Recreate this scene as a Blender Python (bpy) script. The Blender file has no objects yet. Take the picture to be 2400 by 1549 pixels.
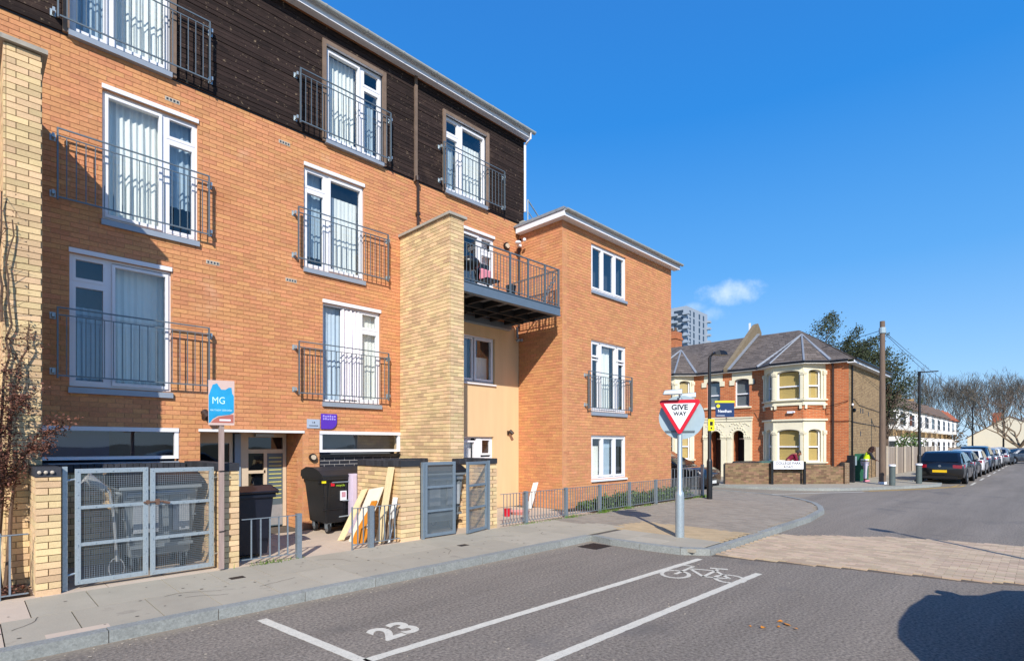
import bpy, bmesh, math, random
from math import sin, cos, radians, pi, atan2, hypot, sqrt
from mathutils import Vector, Matrix
random.seed(7)
S = bpy.context.scene
COL = S.collection
EYE = 1.77
TH = radians(44.66)
SUN_EL, SUN_AZ = 33.5, 222.5          # degrees, azimuth clockwise from +Y

# ------------------------------------------------------------ camera, sky, sun
cd = bpy.data.cameras.new('camera'); cam = bpy.data.objects.new('camera', cd); COL.objects.link(cam)
cam.location = (0, 0, EYE); cam.rotation_euler = (radians(90), 0, TH - radians(90))
cam.rotation_euler[2] = -(pi/2 - (pi/2 - TH))   # placeholder, set exactly below
fwd = Vector((cos(TH), sin(TH), 0))
cam.rotation_euler = fwd.to_track_quat('-Z', 'Y').to_euler()
cd.sensor_width = 36; cd.lens = 36*1270/2400; cd.shift_y = (1042-774.5)/2400
cd.clip_start = .05; cd.clip_end = 3000
S.camera = cam
S.view_settings.view_transform = 'Standard'; S.view_settings.look = 'None'
S.view_settings.gamma = 1; S.view_settings.use_curve_mapping = False
S.view_settings.exposure = 0.5
S.render.engine = 'CYCLES'
S.cycles.transparent_max_bounces = 24

W = bpy.data.worlds.new('World'); S.world = W; W.use_nodes = True
nt = W.node_tree; nt.nodes.clear()
def N(nt, t, **k):
    n = nt.nodes.new(t)
    for a, b in k.items():
        if a.startswith('i_'):
            key = a[2:]; key = int(key) if key.isdigit() else key.replace('_', ' ')
            n.inputs[key].default_value = b
        else: setattr(n, a, b)
    return n
sky = N(nt, 'ShaderNodeTexSky', sky_type='NISHITA', sun_disc=False, sun_elevation=radians(SUN_EL), sun_rotation=radians(SUN_AZ), altitude=50, air_density=1.0, dust_density=.35, ozone_density=2.6)
hs = N(nt, 'ShaderNodeHueSaturation', i_Hue=.5, i_Saturation=1.22, i_Value=1.0)
nt.links.new(sky.outputs[0], hs.inputs['Color'])
tc = N(nt, 'ShaderNodeTexCoord')
def pixdir(u, v):
    r = (u-1200)/1270; up = (1042-v)/1270
    return Vector((cos(TH)+sin(TH)*r, sin(TH)-cos(TH)*r, up)).normalized()
noise = N(nt, 'ShaderNodeTexNoise', i_Scale=26, i_Detail=6, i_Roughness=.62)
nt.links.new(tc.outputs['Generated'], noise.inputs['Vector'])
mask = None
for (u, v, hw, hh, st) in ((1714, 688, 70, 30, .5), (1672, 735, 34, 18, .3), (1625, 722, 40, 14, .25)):
    d = pixdir(u, v); rt = d.cross(Vector((0, 0, 1))).normalized(); upv = rt.cross(d)
    sx, sy = hw/1270, hh/1270
    def dotn(vec):
        n = N(nt, 'ShaderNodeVectorMath', operation='DOT_PRODUCT'); nt.links.new(tc.outputs['Generated'], n.inputs[0]); n.inputs[1].default_value = vec; return n.outputs['Value']
    def mth(op, a, b):
        n = N(nt, 'ShaderNodeMath', operation=op)
        for i, q in enumerate((a, b)):
            if isinstance(q, (int, float)): n.inputs[i].default_value = q
            elif q is not None: nt.links.new(q, n.inputs[i])
        return n.outputs[0]
    ax = mth('DIVIDE', dotn(rt), sx); ay = mth('DIVIDE', dotn(upv), sy)
    r2 = mth('ADD', mth('MULTIPLY', ax, ax), mth('MULTIPLY', ay, ay))
    fr_ = mth('GREATER_THAN', dotn(d), .5)
    fall = mth('SUBTRACT', 1.0, r2)
    m = mth('ADD', fall, mth('MULTIPLY', mth('SUBTRACT', noise.outputs[0], .5), 3.2))
    mr = N(nt, 'ShaderNodeMapRange', interpolation_type='SMOOTHSTEP'); nt.links.new(m, mr.inputs[0]); mr.inputs[1].default_value = -.1; mr.inputs[2].default_value = 1.9; mr.inputs[4].default_value = st
    mm = mth('MULTIPLY', mr.outputs[0], fr_)
    mask = mm if mask is None else mth('MAXIMUM', mask, mm)
mx = N(nt, 'ShaderNodeMix', data_type='RGBA'); nt.links.new(mask, mx.inputs['Factor']); nt.links.new(hs.outputs[0], mx.inputs[6]); mx.inputs[7].default_value = (7.5, 7.9, 8.6, 1)
# clear spring sky: pale near the horizon, deep blue higher up, the same all round
sep = N(nt, 'ShaderNodeSeparateXYZ'); nt.links.new(tc.outputs['Generated'], sep.inputs[0])
gr = N(nt, 'ShaderNodeValToRGB'); nt.links.new(sep.outputs[2], gr.inputs[0])
SK = [(0, (.42, .66, .95)), (.10, (.29, .56, .93)), (.28, (.10, .39, .88)), (.5, (.02, .26, .79)), (.75, (.03, .2, .66)), (1, (.02, .15, .55))]
gr.color_ramp.elements[0].position = 0; gr.color_ramp.elements[1].position = 1
for p_, c_ in SK[1:-1]: gr.color_ramp.elements.new(p_)
for e_, (p_, c_) in zip(gr.color_ramp.elements, SK): e_.position = p_; e_.color = (*c_, 1)
sc_ = N(nt, 'ShaderNodeVectorMath', operation='SCALE'); nt.links.new(gr.outputs[0], sc_.inputs[0]); sc_.inputs['Scale'].default_value = 6.8
mg = N(nt, 'ShaderNodeMix', data_type='RGBA', i_Factor=.8); nt.links.new(hs.outputs[0], mg.inputs[6]); nt.links.new(sc_.outputs[0], mg.inputs[7]); nt.links.new(mg.outputs[2], mx.inputs[6])
bg = N(nt, 'ShaderNodeBackground', i_Strength=.115); nt.links.new(mx.outputs[2], bg.inputs['Color'])
ow = N(nt, 'ShaderNodeOutputWorld'); nt.links.new(bg.outputs[0], ow.inputs[0])

sd = bpy.data.lights.new('sun', 'SUN'); sun = bpy.data.objects.new('sun', sd); COL.objects.link(sun)
sd.energy = 4.0; sd.angle = radians(.53); sd.color = (1, .94, .85)
saz = radians(SUN_AZ); sel = radians(SUN_EL)
sdir = Vector((sin(saz)*cos(sel), cos(saz)*cos(sel), sin(sel)))
sun.rotation_euler = (-sdir).to_track_quat('-Z', 'Y').to_euler(); sun.location = (0, 0, 30)

# ------------------------------------------------------------ materials
def lin(h):
    h = h.lstrip('#'); c = [int(h[i:i+2], 16)/255 for i in (0, 2, 4)]
    return tuple((x/12.92 if x <= .04045 else ((x+.055)/1.055)**2.4) for x in c)
MATS = {}
def mat(name, col, rough=.8, metal=0, var=.15, scale=8, fine=.0, fscale=120, bump=0, bscale=60, island=0, spec=.4, stain=None, coat=0, alpha=1, hue=0, streak=False, iso=False):
    """principled material: noise mottling, per-piece variation, fine grain and bump"""
    m = bpy.data.materials.new(name); MATS[name] = m; m.use_nodes = True
    t = m.node_tree; b = t.nodes['Principled BSDF']
    if isinstance(col, str): col = lin(col)
    geo = N(t, 'ShaderNodeNewGeometry')
    b.inputs['Roughness'].default_value = rough; b.inputs['Metallic'].default_value = metal
    b.inputs['Specular IOR Level'].default_value = spec
    if coat: b.inputs['Coat Weight'].default_value = coat; b.inputs['Coat Roughness'].default_value = .04
    rgb = N(t, 'ShaderNodeRGB'); rgb.outputs[0].default_value = (*col, 1); cur = rgb.outputs[0]
    def mul(cur, fac):
        n = N(t, 'ShaderNodeVectorMath', operation='SCALE'); t.links.new(cur, n.inputs[0]); t.links.new(fac, n.inputs['Scale']); return n.outputs[0]
    def ramp(src, lo, hi):
        n = N(t, 'ShaderNodeMapRange'); t.links.new(src, n.inputs[0]); n.inputs[3].default_value = lo; n.inputs[4].default_value = hi; return n.outputs[0]
    pos = geo.outputs['Position']
    if streak:
        mp = N(t, 'ShaderNodeMapping'); mp.inputs['Scale'].default_value = streak; t.links.new(pos, mp.inputs[0]); vpos = mp.outputs[0]
    else: vpos = pos
    if island:
        oi = N(t, 'ShaderNodeObjectInfo'); ad = N(t, 'ShaderNodeMath', operation='ADD'); t.links.new(oi.outputs['Random'], ad.inputs[0]); t.links.new(geo.outputs['Random Per Island'], ad.inputs[1])
        fr = N(t, 'ShaderNodeMath', operation='FRACT'); t.links.new(ad.outputs[0], fr.inputs[0])
        cur = mul(cur, ramp(fr.outputs[0], 1-island, 1+island))
        if hue:
            m2 = N(t, 'ShaderNodeMath', operation='MULTIPLY'); t.links.new(fr.outputs[0], m2.inputs[0]); m2.inputs[1].default_value = 7.31
            f2 = N(t, 'ShaderNodeMath', operation='FRACT'); t.links.new(m2.outputs[0], f2.inputs[0])
            h = N(t, 'ShaderNodeHueSaturation'); t.links.new(cur, h.inputs['Color']); t.links.new(ramp(f2.outputs[0], .5-hue, .5+hue), h.inputs['Hue']); cur = h.outputs[0]
    if var:
        nz = N(t, 'ShaderNodeTexNoise', i_Scale=scale, i_Detail=5, i_Roughness=.6); t.links.new(vpos, nz.inputs['Vector'])
        cur = mul(cur, ramp(nz.outputs[0], 1-var*1.7, 1+var*1.7))
    if fine:
        nz = N(t, 'ShaderNodeTexNoise', i_Scale=fscale, i_Detail=2, i_Roughness=.7); t.links.new(vpos, nz.inputs['Vector'])
        cur = mul(cur, ramp(nz.outputs[0], 1-fine*2, 1+fine*2))
    if stain:
        for sc, th, colr, st in stain:
            nz = N(t, 'ShaderNodeTexNoise', i_Scale=sc, i_Detail=6, i_Roughness=.65); t.links.new(pos if iso else vpos, nz.inputs['Vector'])
            mr = N(t, 'ShaderNodeMapRange', interpolation_type='SMOOTHSTEP'); t.links.new(nz.outputs[0], mr.inputs[0]); mr.inputs[1].default_value = th; mr.inputs[2].default_value = th+.12; mr.inputs[4].default_value = st
            mxn = N(t, 'ShaderNodeMix', data_type='RGBA'); t.links.new(mr.outputs[0], mxn.inputs['Factor']); t.links.new(cur, mxn.inputs[6])
            mxn.inputs[7].default_value = (*(lin(colr) if isinstance(colr, str) else colr), 1); cur = mxn.outputs[2]
    t.links.new(cur, b.inputs['Base Color'])
    if bump:
        nz = N(t, 'ShaderNodeTexNoise', i_Scale=bscale, i_Detail=4, i_Roughness=.6); t.links.new(pos, nz.inputs['Vector'])
        bp = N(t, 'ShaderNodeBump', i_Strength=bump, i_Distance=.01); t.links.new(nz.outputs[0], bp.inputs['Height']); t.links.new(bp.outputs[0], b.inputs['Normal'])
    return m
def glassmat(name, tint, refl_rough=.02, trans=.8, boost=1.0):
    m = bpy.data.materials.new(name); MATS[name] = m; m.use_nodes = True; t = m.node_tree; t.nodes.clear()
    tr = N(t, 'ShaderNodeBsdfTransparent'); tr.inputs[0].default_value = (*tint, 1)
    gl = N(t, 'ShaderNodeBsdfGlossy', i_Roughness=refl_rough); gl.inputs[0].default_value = (1, 1, 1, 1)
    lw = N(t, 'ShaderNodeLayerWeight', i_Blend=.5); pw = N(t, 'ShaderNodeMath', operation='POWER'); t.links.new(lw.outputs['Facing'], pw.inputs[0]); pw.inputs[1].default_value = 2.2
    ml = N(t, 'ShaderNodeMath', operation='MULTIPLY_ADD'); t.links.new(pw.outputs[0], ml.inputs[0]); ml.inputs[1].default_value = .42*boost; ml.inputs[2].default_value = .07*boost; ml.use_clamp = True
    # slight waviness of the panes
    geo = N(t, 'ShaderNodeNewGeometry'); nz = N(t, 'ShaderNodeTexNoise', i_Scale=1.7, i_Detail=1); t.links.new(geo.outputs['Position'], nz.inputs['Vector'])
    bp = N(t, 'ShaderNodeBump', i_Strength=.12, i_Distance=.02); t.links.new(nz.outputs[0], bp.inputs['Height']); t.links.new(bp.outputs[0], gl.inputs['Normal'])
    mxs = N(t, 'ShaderNodeMixShader'); t.links.new(ml.outputs[0], mxs.inputs[0]); t.links.new(tr.outputs[0], mxs.inputs[1]); t.links.new(gl.outputs[0], mxs.inputs[2])
    o = N(t, 'ShaderNodeOutputMaterial'); t.links.new(mxs.outputs[0], o.inputs[0]); return m
def bricktex(name, c1, c2, mort, bw=.225, bh=.075, ms=.012, plane='YZ', bump=.4, var=.15):
    """far brickwork whose joints are under two pixels: brick texture with relief"""
    m = bpy.data.materials.new(name); MATS[name] = m; m.use_nodes = True; t = m.node_tree; b = t.nodes['Principled BSDF']
    b.inputs['Roughness'].default_value = .9
    geo = N(t, 'ShaderNodeNewGeometry'); sp = N(t, 'ShaderNodeSeparateXYZ'); t.links.new(geo.outputs['Position'], sp.inputs[0])
    cb = N(t, 'ShaderNodeCombineXYZ'); ad = N(t, 'ShaderNodeMath', operation='ADD'); t.links.new(sp.outputs[0], ad.inputs[0]); t.links.new(sp.outputs[1], ad.inputs[1])
    t.links.new({'YZ': sp.outputs[1], 'XZ': sp.outputs[0], 'XYZ': ad.outputs[0]}[plane], cb.inputs[0]); t.links.new(sp.outputs[2], cb.inputs[1])
    br = N(t, 'ShaderNodeTexBrick', i_Scale=1, i_Mortar_Size=ms, i_Brick_Width=bw, i_Row_Height=bh, i_Mortar_Smooth=.3, i_Bias=0)
    br.inputs['Color1'].default_value = (*lin(c1), 1); br.inputs['Color2'].default_value = (*lin(c2), 1); br.inputs['Mortar'].default_value = (*lin(mort), 1)
    t.links.new(cb.outputs[0], br.inputs['Vector'])
    nz = N(t, 'ShaderNodeTexNoise', i_Scale=3, i_Detail=6, i_Roughness=.65); t.links.new(geo.outputs['Position'], nz.inputs['Vector'])
    mr = N(t, 'ShaderNodeMapRange'); t.links.new(nz.outputs[0], mr.inputs[0]); mr.inputs[3].default_value = 1-var*2; mr.inputs[4].default_value = 1+var*2
    sc = N(t, 'ShaderNodeVectorMath', operation='SCALE'); t.links.new(br.outputs[0], sc.inputs[0]); t.links.new(mr.outputs[0], sc.inputs['Scale']); t.links.new(sc.outputs[0], b.inputs['Base Color'])
    bp = N(t, 'ShaderNodeBump', i_Strength=bump, i_Distance=.01, invert=True); t.links.new(br.outputs['Fac'], bp.inputs['Height']); t.links.new(bp.outputs[0], b.inputs['Normal'])
    return m

red_brick = mat('red_brick', '#ca8e62', .9, var=.08, scale=1.1, fine=.14, fscale=26, bump=.35, bscale=90, island=.10, hue=.008,
                stain=[(.9, .6, '#d6b08f', .4), (3.1, .66, '#dcc6b0', .45), (1.7, .6, '#ad6d40', .4), (.35, .55, '#bb7850', .4)])
red_mortar = mat('red_mortar', '#be8d6a', .95, var=.12, scale=3, stain=[(1.1, .6, '#c9a592', .6)])
buff_brick = mat('buff_brick', '#d4b78c', .9, var=.1, scale=4, fine=.1, fscale=60, bump=.4, bscale=80, island=.2, hue=.012, stain=[(1.6, .6, '#b59660', .45)])
buff_mortar = mat('buff_mortar', '#8a7458', .95, var=.15)
blue_brick = mat('engineering_brick', '#2b2d35', .55, var=.15, scale=20, island=.25, bump=.2)
pale_mortar = mat('pale_mortar', '#b0aaa5', .95)
coping_mat = mat('blue_coping_brick', '#33353b', .7, var=.25, scale=12, island=.3, bump=.3)
stone = mat('coping_stone', '#a39c90', .9, var=.2, scale=7, bump=.3, stain=[(3, .6, '#6f6b60', .5)])
timber = mat('dark_timber', '#2f2421', .9, iso=True, var=.5, scale=2.2, fine=.45, fscale=11, streak=(.4, 1, 14), bump=.4, bscale=60, island=.35, spec=.25, stain=[(17, .605, '#9c8870', .8), (2.2, .55, '#191211', .6), (.7, .56, '#57463c', .5)])
timber_trim = mat('weathered_trim', '#7d6a5c', .85, var=.25, scale=6, island=.15, bump=.2)
upvc = mat('white_upvc', '#e6e6ea', .35, var=.03, scale=3)
cream_soffit = mat('cream_soffit', '#cbb9a0', .6, var=.08)
sill_mat = mat('grey_sill', '#98a1ac', .45, metal=.2, var=.06)
galv = mat('galvanised_steel', '#8f9aa2', .45, metal=.55, var=.14, scale=30, fine=.08, fscale=90, spec=.5)
galv_light = mat('bright_galvanised', '#a9b5bb', .42, metal=.5, var=.16, scale=40, fine=.1, fscale=90)
rail_dark = mat('railing_steel', '#6f7a80', .5, metal=.5, var=.12, scale=20)
gate_grey = mat('painted_gate_steel', '#7b8a96', .5, metal=.3, var=.12, scale=20)
render_cream = mat('cream_render', '#dbbb90', .9, streak=(3.2, 3.2, .3), var=.09, scale=1.2, bump=.1, bscale=150, stain=[(1.2, .63, '#c29e76', .5)])
lead = mat('lead_flashing', '#8d939b', .6, metal=.2, var=.2, scale=6)
gutter_mat = mat('grey_gutter', '#a9aca8', .5, var=.12, scale=6)
curtain_mat = mat('pale_curtain', '#e9ebe6', .9, var=.06, scale=4)
curtain_white = mat('white_curtain', '#ece6ea', .9, var=.05)
curtain_blue = mat('blue_curtain', '#a9bccb', .9, var=.08)
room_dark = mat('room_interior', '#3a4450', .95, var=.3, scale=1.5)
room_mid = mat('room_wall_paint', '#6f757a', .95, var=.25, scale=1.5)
black_metal = mat('black_painted_metal', '#17181a', .35, var=.1, spec=.5)
brown_metal = mat('brown_downpipe', '#3a2c28', .5)
white_paint = mat('white_paint', '#e4e4e2', .6, var=.05)
concrete_lt = mat('pale_concrete', '#bdb2a2', .95, var=.12, scale=5, bump=.2)
door_grey = mat('grey_door_panel', '#56666e', .4, var=.05)
yellow_strip = mat('frosted_strip', '#e0dc7a', .4, var=.1)
red_paint = mat('sign_red', '#c8152c', .35, var=.06, scale=20)
sign_white = mat('sign_white', '#e2e4ea', .35, var=.03)
sign_black = mat('sign_black', '#15151c', .4, var=0)
sign_grey = mat('sign_back_grey', '#9fb2bb', .5, metal=.2, var=.08, scale=12)
teal = mat('board_teal', '#128fc0', .4, var=.3, scale=4)
board_tan = mat('board_tan', '#c3aaa2', .6, var=.05)
board_red = mat('board_redbrown', '#a35d52', .6, var=.08)
purple = mat('sign_purple', '#5a33b0', .35, var=.06)
navy = mat('board_navy', '#17335f', .4, var=.06)
yellow = mat('sign_yellow', '#e3d51e', .45, var=.05)
post_wood = mat('old_post_wood', '#a08c84', .9, var=.2, scale=6, streak=(6, 6, .6), bump=.2)
new_wood = mat('new_plank_wood', '#e3cfa2', .8, var=.1, scale=5, fine=.08, fscale=20, streak=(3, 3, .7))
mdf = mat('white_faced_board', '#e9dfc9', .6, var=.06)
orange_paint = mat('orange_paint', '#c87f22', .6, var=.12, scale=5)
bin_black = mat('bin_black_plastic', '#191b1f', .42, var=.2, scale=6, spec=.5)
bin_navy = mat('bin_navy_plastic', '#141826', .45, var=.12, spec=.5)
bin_grey = mat('bin_grey_metal', '#8b9398', .45, metal=.4, var=.15, scale=6, stain=[(5, .62, '#5c6064', .5)])
rubber = mat('rubber', '#17171a', .85, var=.1)
rim_mat = mat('wheel_rim', '#a3a6aa', .3, metal=.8, var=.05)
lilac = mat('lilac_panel', '#c3b6c8', .8, var=.06)
leaf_red = mat('red_brown_leaves', '#6b4436', .7, var=.3, scale=10, island=.5)
stem_brown = mat('stem_bark', '#5d4a3c', .9, var=.25, scale=12)
leaf_green = mat('weed_leaves', '#4a6128', .7, var=.3, scale=8, island=.45)
grass_mat = mat('grass_tuft', '#5c7a28', .8, var=.3, island=.4)
conifer = mat('evergreen_leaves', '#363d24', .8, var=.3, scale=2, island=.5)
twig = mat('bare_twigs', '#6b5a4c', .9, var=.25, scale=1)
twig_far = mat('bare_twigs_far', '#6d675c', .95, var=.2, scale=.3)
bark = mat('tree_bark', '#5b4c40', .95, var=.3, scale=4, bump=.4)
soil = mat('soil', '#4a3c30', .95, var=.3, scale=12, bump=.5, bscale=40)
asphalt = mat('asphalt', '#847b70', .92, var=.07, scale=.7, fine=.6, fscale=34, bump=.8, bscale=120,
              stain=[(140, .66, '#b8b0a8', .7), (.5, .56, '#6a6560', .6), (9, .68, '#57524f', .5), (60, .66, '#a59d94', .6)])
# tyre-polished bands along the street and dusty grit in the gutter
t_ = asphalt.node_tree; b_ = t_.nodes['Principled BSDF']; src = b_.inputs['Base Color'].links[0].from_socket
gg_ = N(t_, 'ShaderNodeNewGeometry'); mp_ = N(t_, 'ShaderNodeMapping'); mp_.inputs['Scale'].default_value = (.08, .9, 1); t_.links.new(gg_.outputs['Position'], mp_.inputs[0])
nz_ = N(t_, 'ShaderNodeTexNoise', i_Scale=1.0, i_Detail=7, i_Roughness=.7); t_.links.new(mp_.outputs[0], nz_.inputs['Vector'])
mr_ = N(t_, 'ShaderNodeMapRange'); t_.links.new(nz_.outputs[0], mr_.inputs[0]); mr_.inputs[1].default_value = .3; mr_.inputs[2].default_value = .7; mr_.inputs[3].default_value = .78; mr_.inputs[4].default_value = 1.2
ml_ = N(t_, 'ShaderNodeVectorMath', operation='SCALE'); t_.links.new(src, ml_.inputs[0]); t_.links.new(mr_.outputs[0], ml_.inputs['Scale'])
sx_ = N(t_, 'ShaderNodeSeparateXYZ'); t_.links.new(gg_.outputs['Position'], sx_.inputs[0])
n2_ = N(t_, 'ShaderNodeTexNoise', i_Scale=3.0, i_Detail=6, i_Roughness=.7); t_.links.new(gg_.outputs['Position'], n2_.inputs['Vector'])
ad_ = N(t_, 'ShaderNodeMath', operation='MULTIPLY_ADD'); t_.links.new(n2_.outputs[0], ad_.inputs[0]); ad_.inputs[1].default_value = .5; t_.links.new(sx_.outputs[1], ad_.inputs[2])
m3_ = N(t_, 'ShaderNodeMapRange', interpolation_type='SMOOTHSTEP'); t_.links.new(ad_.outputs[0], m3_.inputs[0]); m3_.inputs[1].default_value = 5.95; m3_.inputs[2].default_value = 6.25; m3_.inputs[4].default_value = .55
mx_ = N(t_, 'ShaderNodeMix', data_type='RGBA'); t_.links.new(m3_.outputs[0], mx_.inputs['Factor']); t_.links.new(ml_.outputs[0], mx_.inputs[6]); mx_.inputs[7].default_value = (.34, .28, .2, 1); t_.links.new(mx_.outputs[2], b_.inputs['Base Color'])
paving = mat('paving_slab', '#a9a190', .92, var=.1, scale=2.2, fine=.09, fscale=90, bump=.35, bscale=110, island=.07, stain=[(2.2, .6, '#6c665e', .45), (26, .69, '#5a554e', .6)])
paving_lt = mat('new_paving_slab', '#c4b3a0', .9, var=.08, scale=3, fine=.06, fscale=90, bump=.2, bscale=110)
paving_joint = mat('slab_joint', '#5a544c', .95, var=.2)
kerb_mat = mat('granite_kerb', '#8d908c', .85, var=.15, scale=9, fine=.25, fscale=45, bump=.4, bscale=70, island=.09, stain=[(14, .62, '#5d605f', .5)])
block_mat = mat('pink_block_paver', '#bba58b', .92, var=.08, scale=2, fine=.1, fscale=70, bump=.3, island=.16, hue=.01, stain=[(1.2, .62, '#8d8175', .4)])
block_grey = mat('grey_block_paver', '#958b7d', .92, var=.1, scale=2, fine=.1, fscale=70, bump=.3, island=.13)
block_yel = mat('buff_tactile_paver', '#b6a07e', .92, var=.1, scale=3, fine=.08, fscale=70, bump=.3, island=.08)
road_white = mat('road_marking_white', '#cfcabb', .8, var=.1, scale=12, fine=.12, fscale=60, stain=[(45, .6, '#77736e', .85), (7, .6, '#9a968e', .5)])
road_yellow = mat('road_marking_yellow', '#c8a04a', .8, var=.12, scale=12)
iron = mat('cast_iron', '#3b3330', .6, metal=.4, var=.3, scale=20)
vred = bricktex('victorian_red_brick', '#c26c3e', '#ab5a34', '#b98a64', plane='YZ')
vbuff = bricktex('victorian_stock_brick', '#b0946a', '#917552', '#77654f', plane='XZ', ms=.014)
gwall_brick = bricktex('old_garden_brick', '#80684f', '#6b523f', '#857763', plane='YZ', ms=.014, var=.25)
row_brick = bricktex('row_yellow_brick', '#b38f58', '#a07c48', '#a8926c', plane='XZ')
stucco = mat('cream_stucco', '#dfd7bd', .85, var=.08, scale=3, stain=[(2, .66, '#c6b98f', .4)])
stucco_white = mat('white_stucco', '#e5e2dc', .85, var=.08, scale=2)
slate = mat('roof_slate', '#655c56', .85, var=.18, scale=3, fine=.2, fscale=12, island=.25, bump=.2, stain=[(7, .62, '#a8a092', .75), (1.5, .6, '#4f4743', .5)])
slate_far = mat('far_roof_tile', '#6a5a50', .9, var=.15, scale=2)
roof_red = mat('far_red_roof', '#9c5a42', .9, var=.15)
blind = mat('bamboo_blind', '#c4a868', .8, var=.1, scale=6, fine=.15, fscale=30, streak=(.3, .3, 8))
fence_wood = mat('grey_fence_wood', '#9a8c7e', .9, var=.2, scale=3, island=.2, streak=(4, 4, .5))
pole_wood = mat('telegraph_pole_wood', '#6e5d50', .9, var=.25, scale=5, streak=(5, 5, .5), bump=.2)
cream_bldg = mat('cream_gable_render', '#d8cfb8', .9, var=.05, scale=.3)
tower_white = mat('tower_cladding', '#9aa5b1', .7, var=.04, scale=.2)
tower_dark = mat('tower_window', '#3a4654', .3, var=.2, scale=.4)
bollard_mat = mat('bollard_grey', '#55605f', .6, var=.15, scale=8)
skin = mat('skin', '#9a6a50', .6, var=.05)
maroon = mat('maroon_cloth', '#7a1734', .85, var=.15, scale=8)
hair = mat('dark_hair', '#231a18', .7, var=.2)
dark_cloth = mat('dark_cloth', '#24242c', .85)
hiviz = mat('hi_vis_cloth', '#c6e01c', .7, var=.05)
pale_cloth = mat('pale_trousers', '#b7b2c0', .85, var=.1)
pink_shoe = mat('pink_shoe', '#d98a98', .7)
cabinet_green = mat('cabinet_green', '#2f6a52', .5, var=.08)
tail_red = mat('tail_lamp', '#8c1020', .15, var=.05, coat=1)
head_lamp = mat('head_lamp', '#b7c2ca', .1, metal=.6, var=.1, coat=1)
plate_yellow = mat('plate_yellow', '#e2b91c', .4, var=.02)
plate_white = mat('plate_white', '#d9dad6', .4, var=.02)
glass = glassmat('window_glass', (.91, .94, .94), boost=1.2)
glass_tint = glassmat('dark_tinted_glass', (.22, .27, .33), boost=1.0)
car_glass = mat('car_glass', '#0d1216', .06, spec=.9, var=0)
def paint(name, c, metal=.3): return mat(name, c, .28, metal=metal, var=0, coat=1, spec=.5)
car_black = paint('car_paint_black', '#141519'); car_navy = paint('car_paint_navy', '#16233a'); car_white = paint('car_paint_white', '#d6d6d8', 0)
car_silver = paint('car_paint_silver', '#9aa0a6', .6); car_blue = paint('car_paint_blue', '#1c3f5e'); car_grey = paint('car_paint_grey', '#3c4450')

# ------------------------------------------------------------ builders
def ob(name, data, parent=None):
    o = bpy.data.objects.new(name, data); COL.objects.link(o)
    if parent is not None: o.parent = parent
    o['__w'] = 0
    return o
ORG = {}
def thing(name, label, cat, loc=(0, 0, 0), group=None, kind=None):
    o = bpy.data.objects.new(name, None); COL.objects.link(o); o.location = loc; o.empty_display_size = .2
    ORG[o.name] = Vector(loc); o['label'] = label
    if cat: o['category'] = cat
    if group: o['group'] = group
    if kind: o['kind'] = kind
    return o
def org(p): return ORG.get(p.name, Vector((0, 0, 0))) if p is not None else Vector((0, 0, 0))
class Fr:
    """a vertical face: u runs along it, d goes into it, z up"""
    def __init__(s, ox, oy, a=0, flip=1):
        a = radians(a); s.o = (ox, oy); s.u = (cos(a), sin(a)); s.n = (-sin(a)*flip, cos(a)*flip); s.ang = a
    def p(s, u, d, z): return (s.o[0]+s.u[0]*u+s.n[0]*d, s.o[1]+s.u[1]*u+s.n[1]*d, z)
ID = Fr(0, 0, 0)
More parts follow.
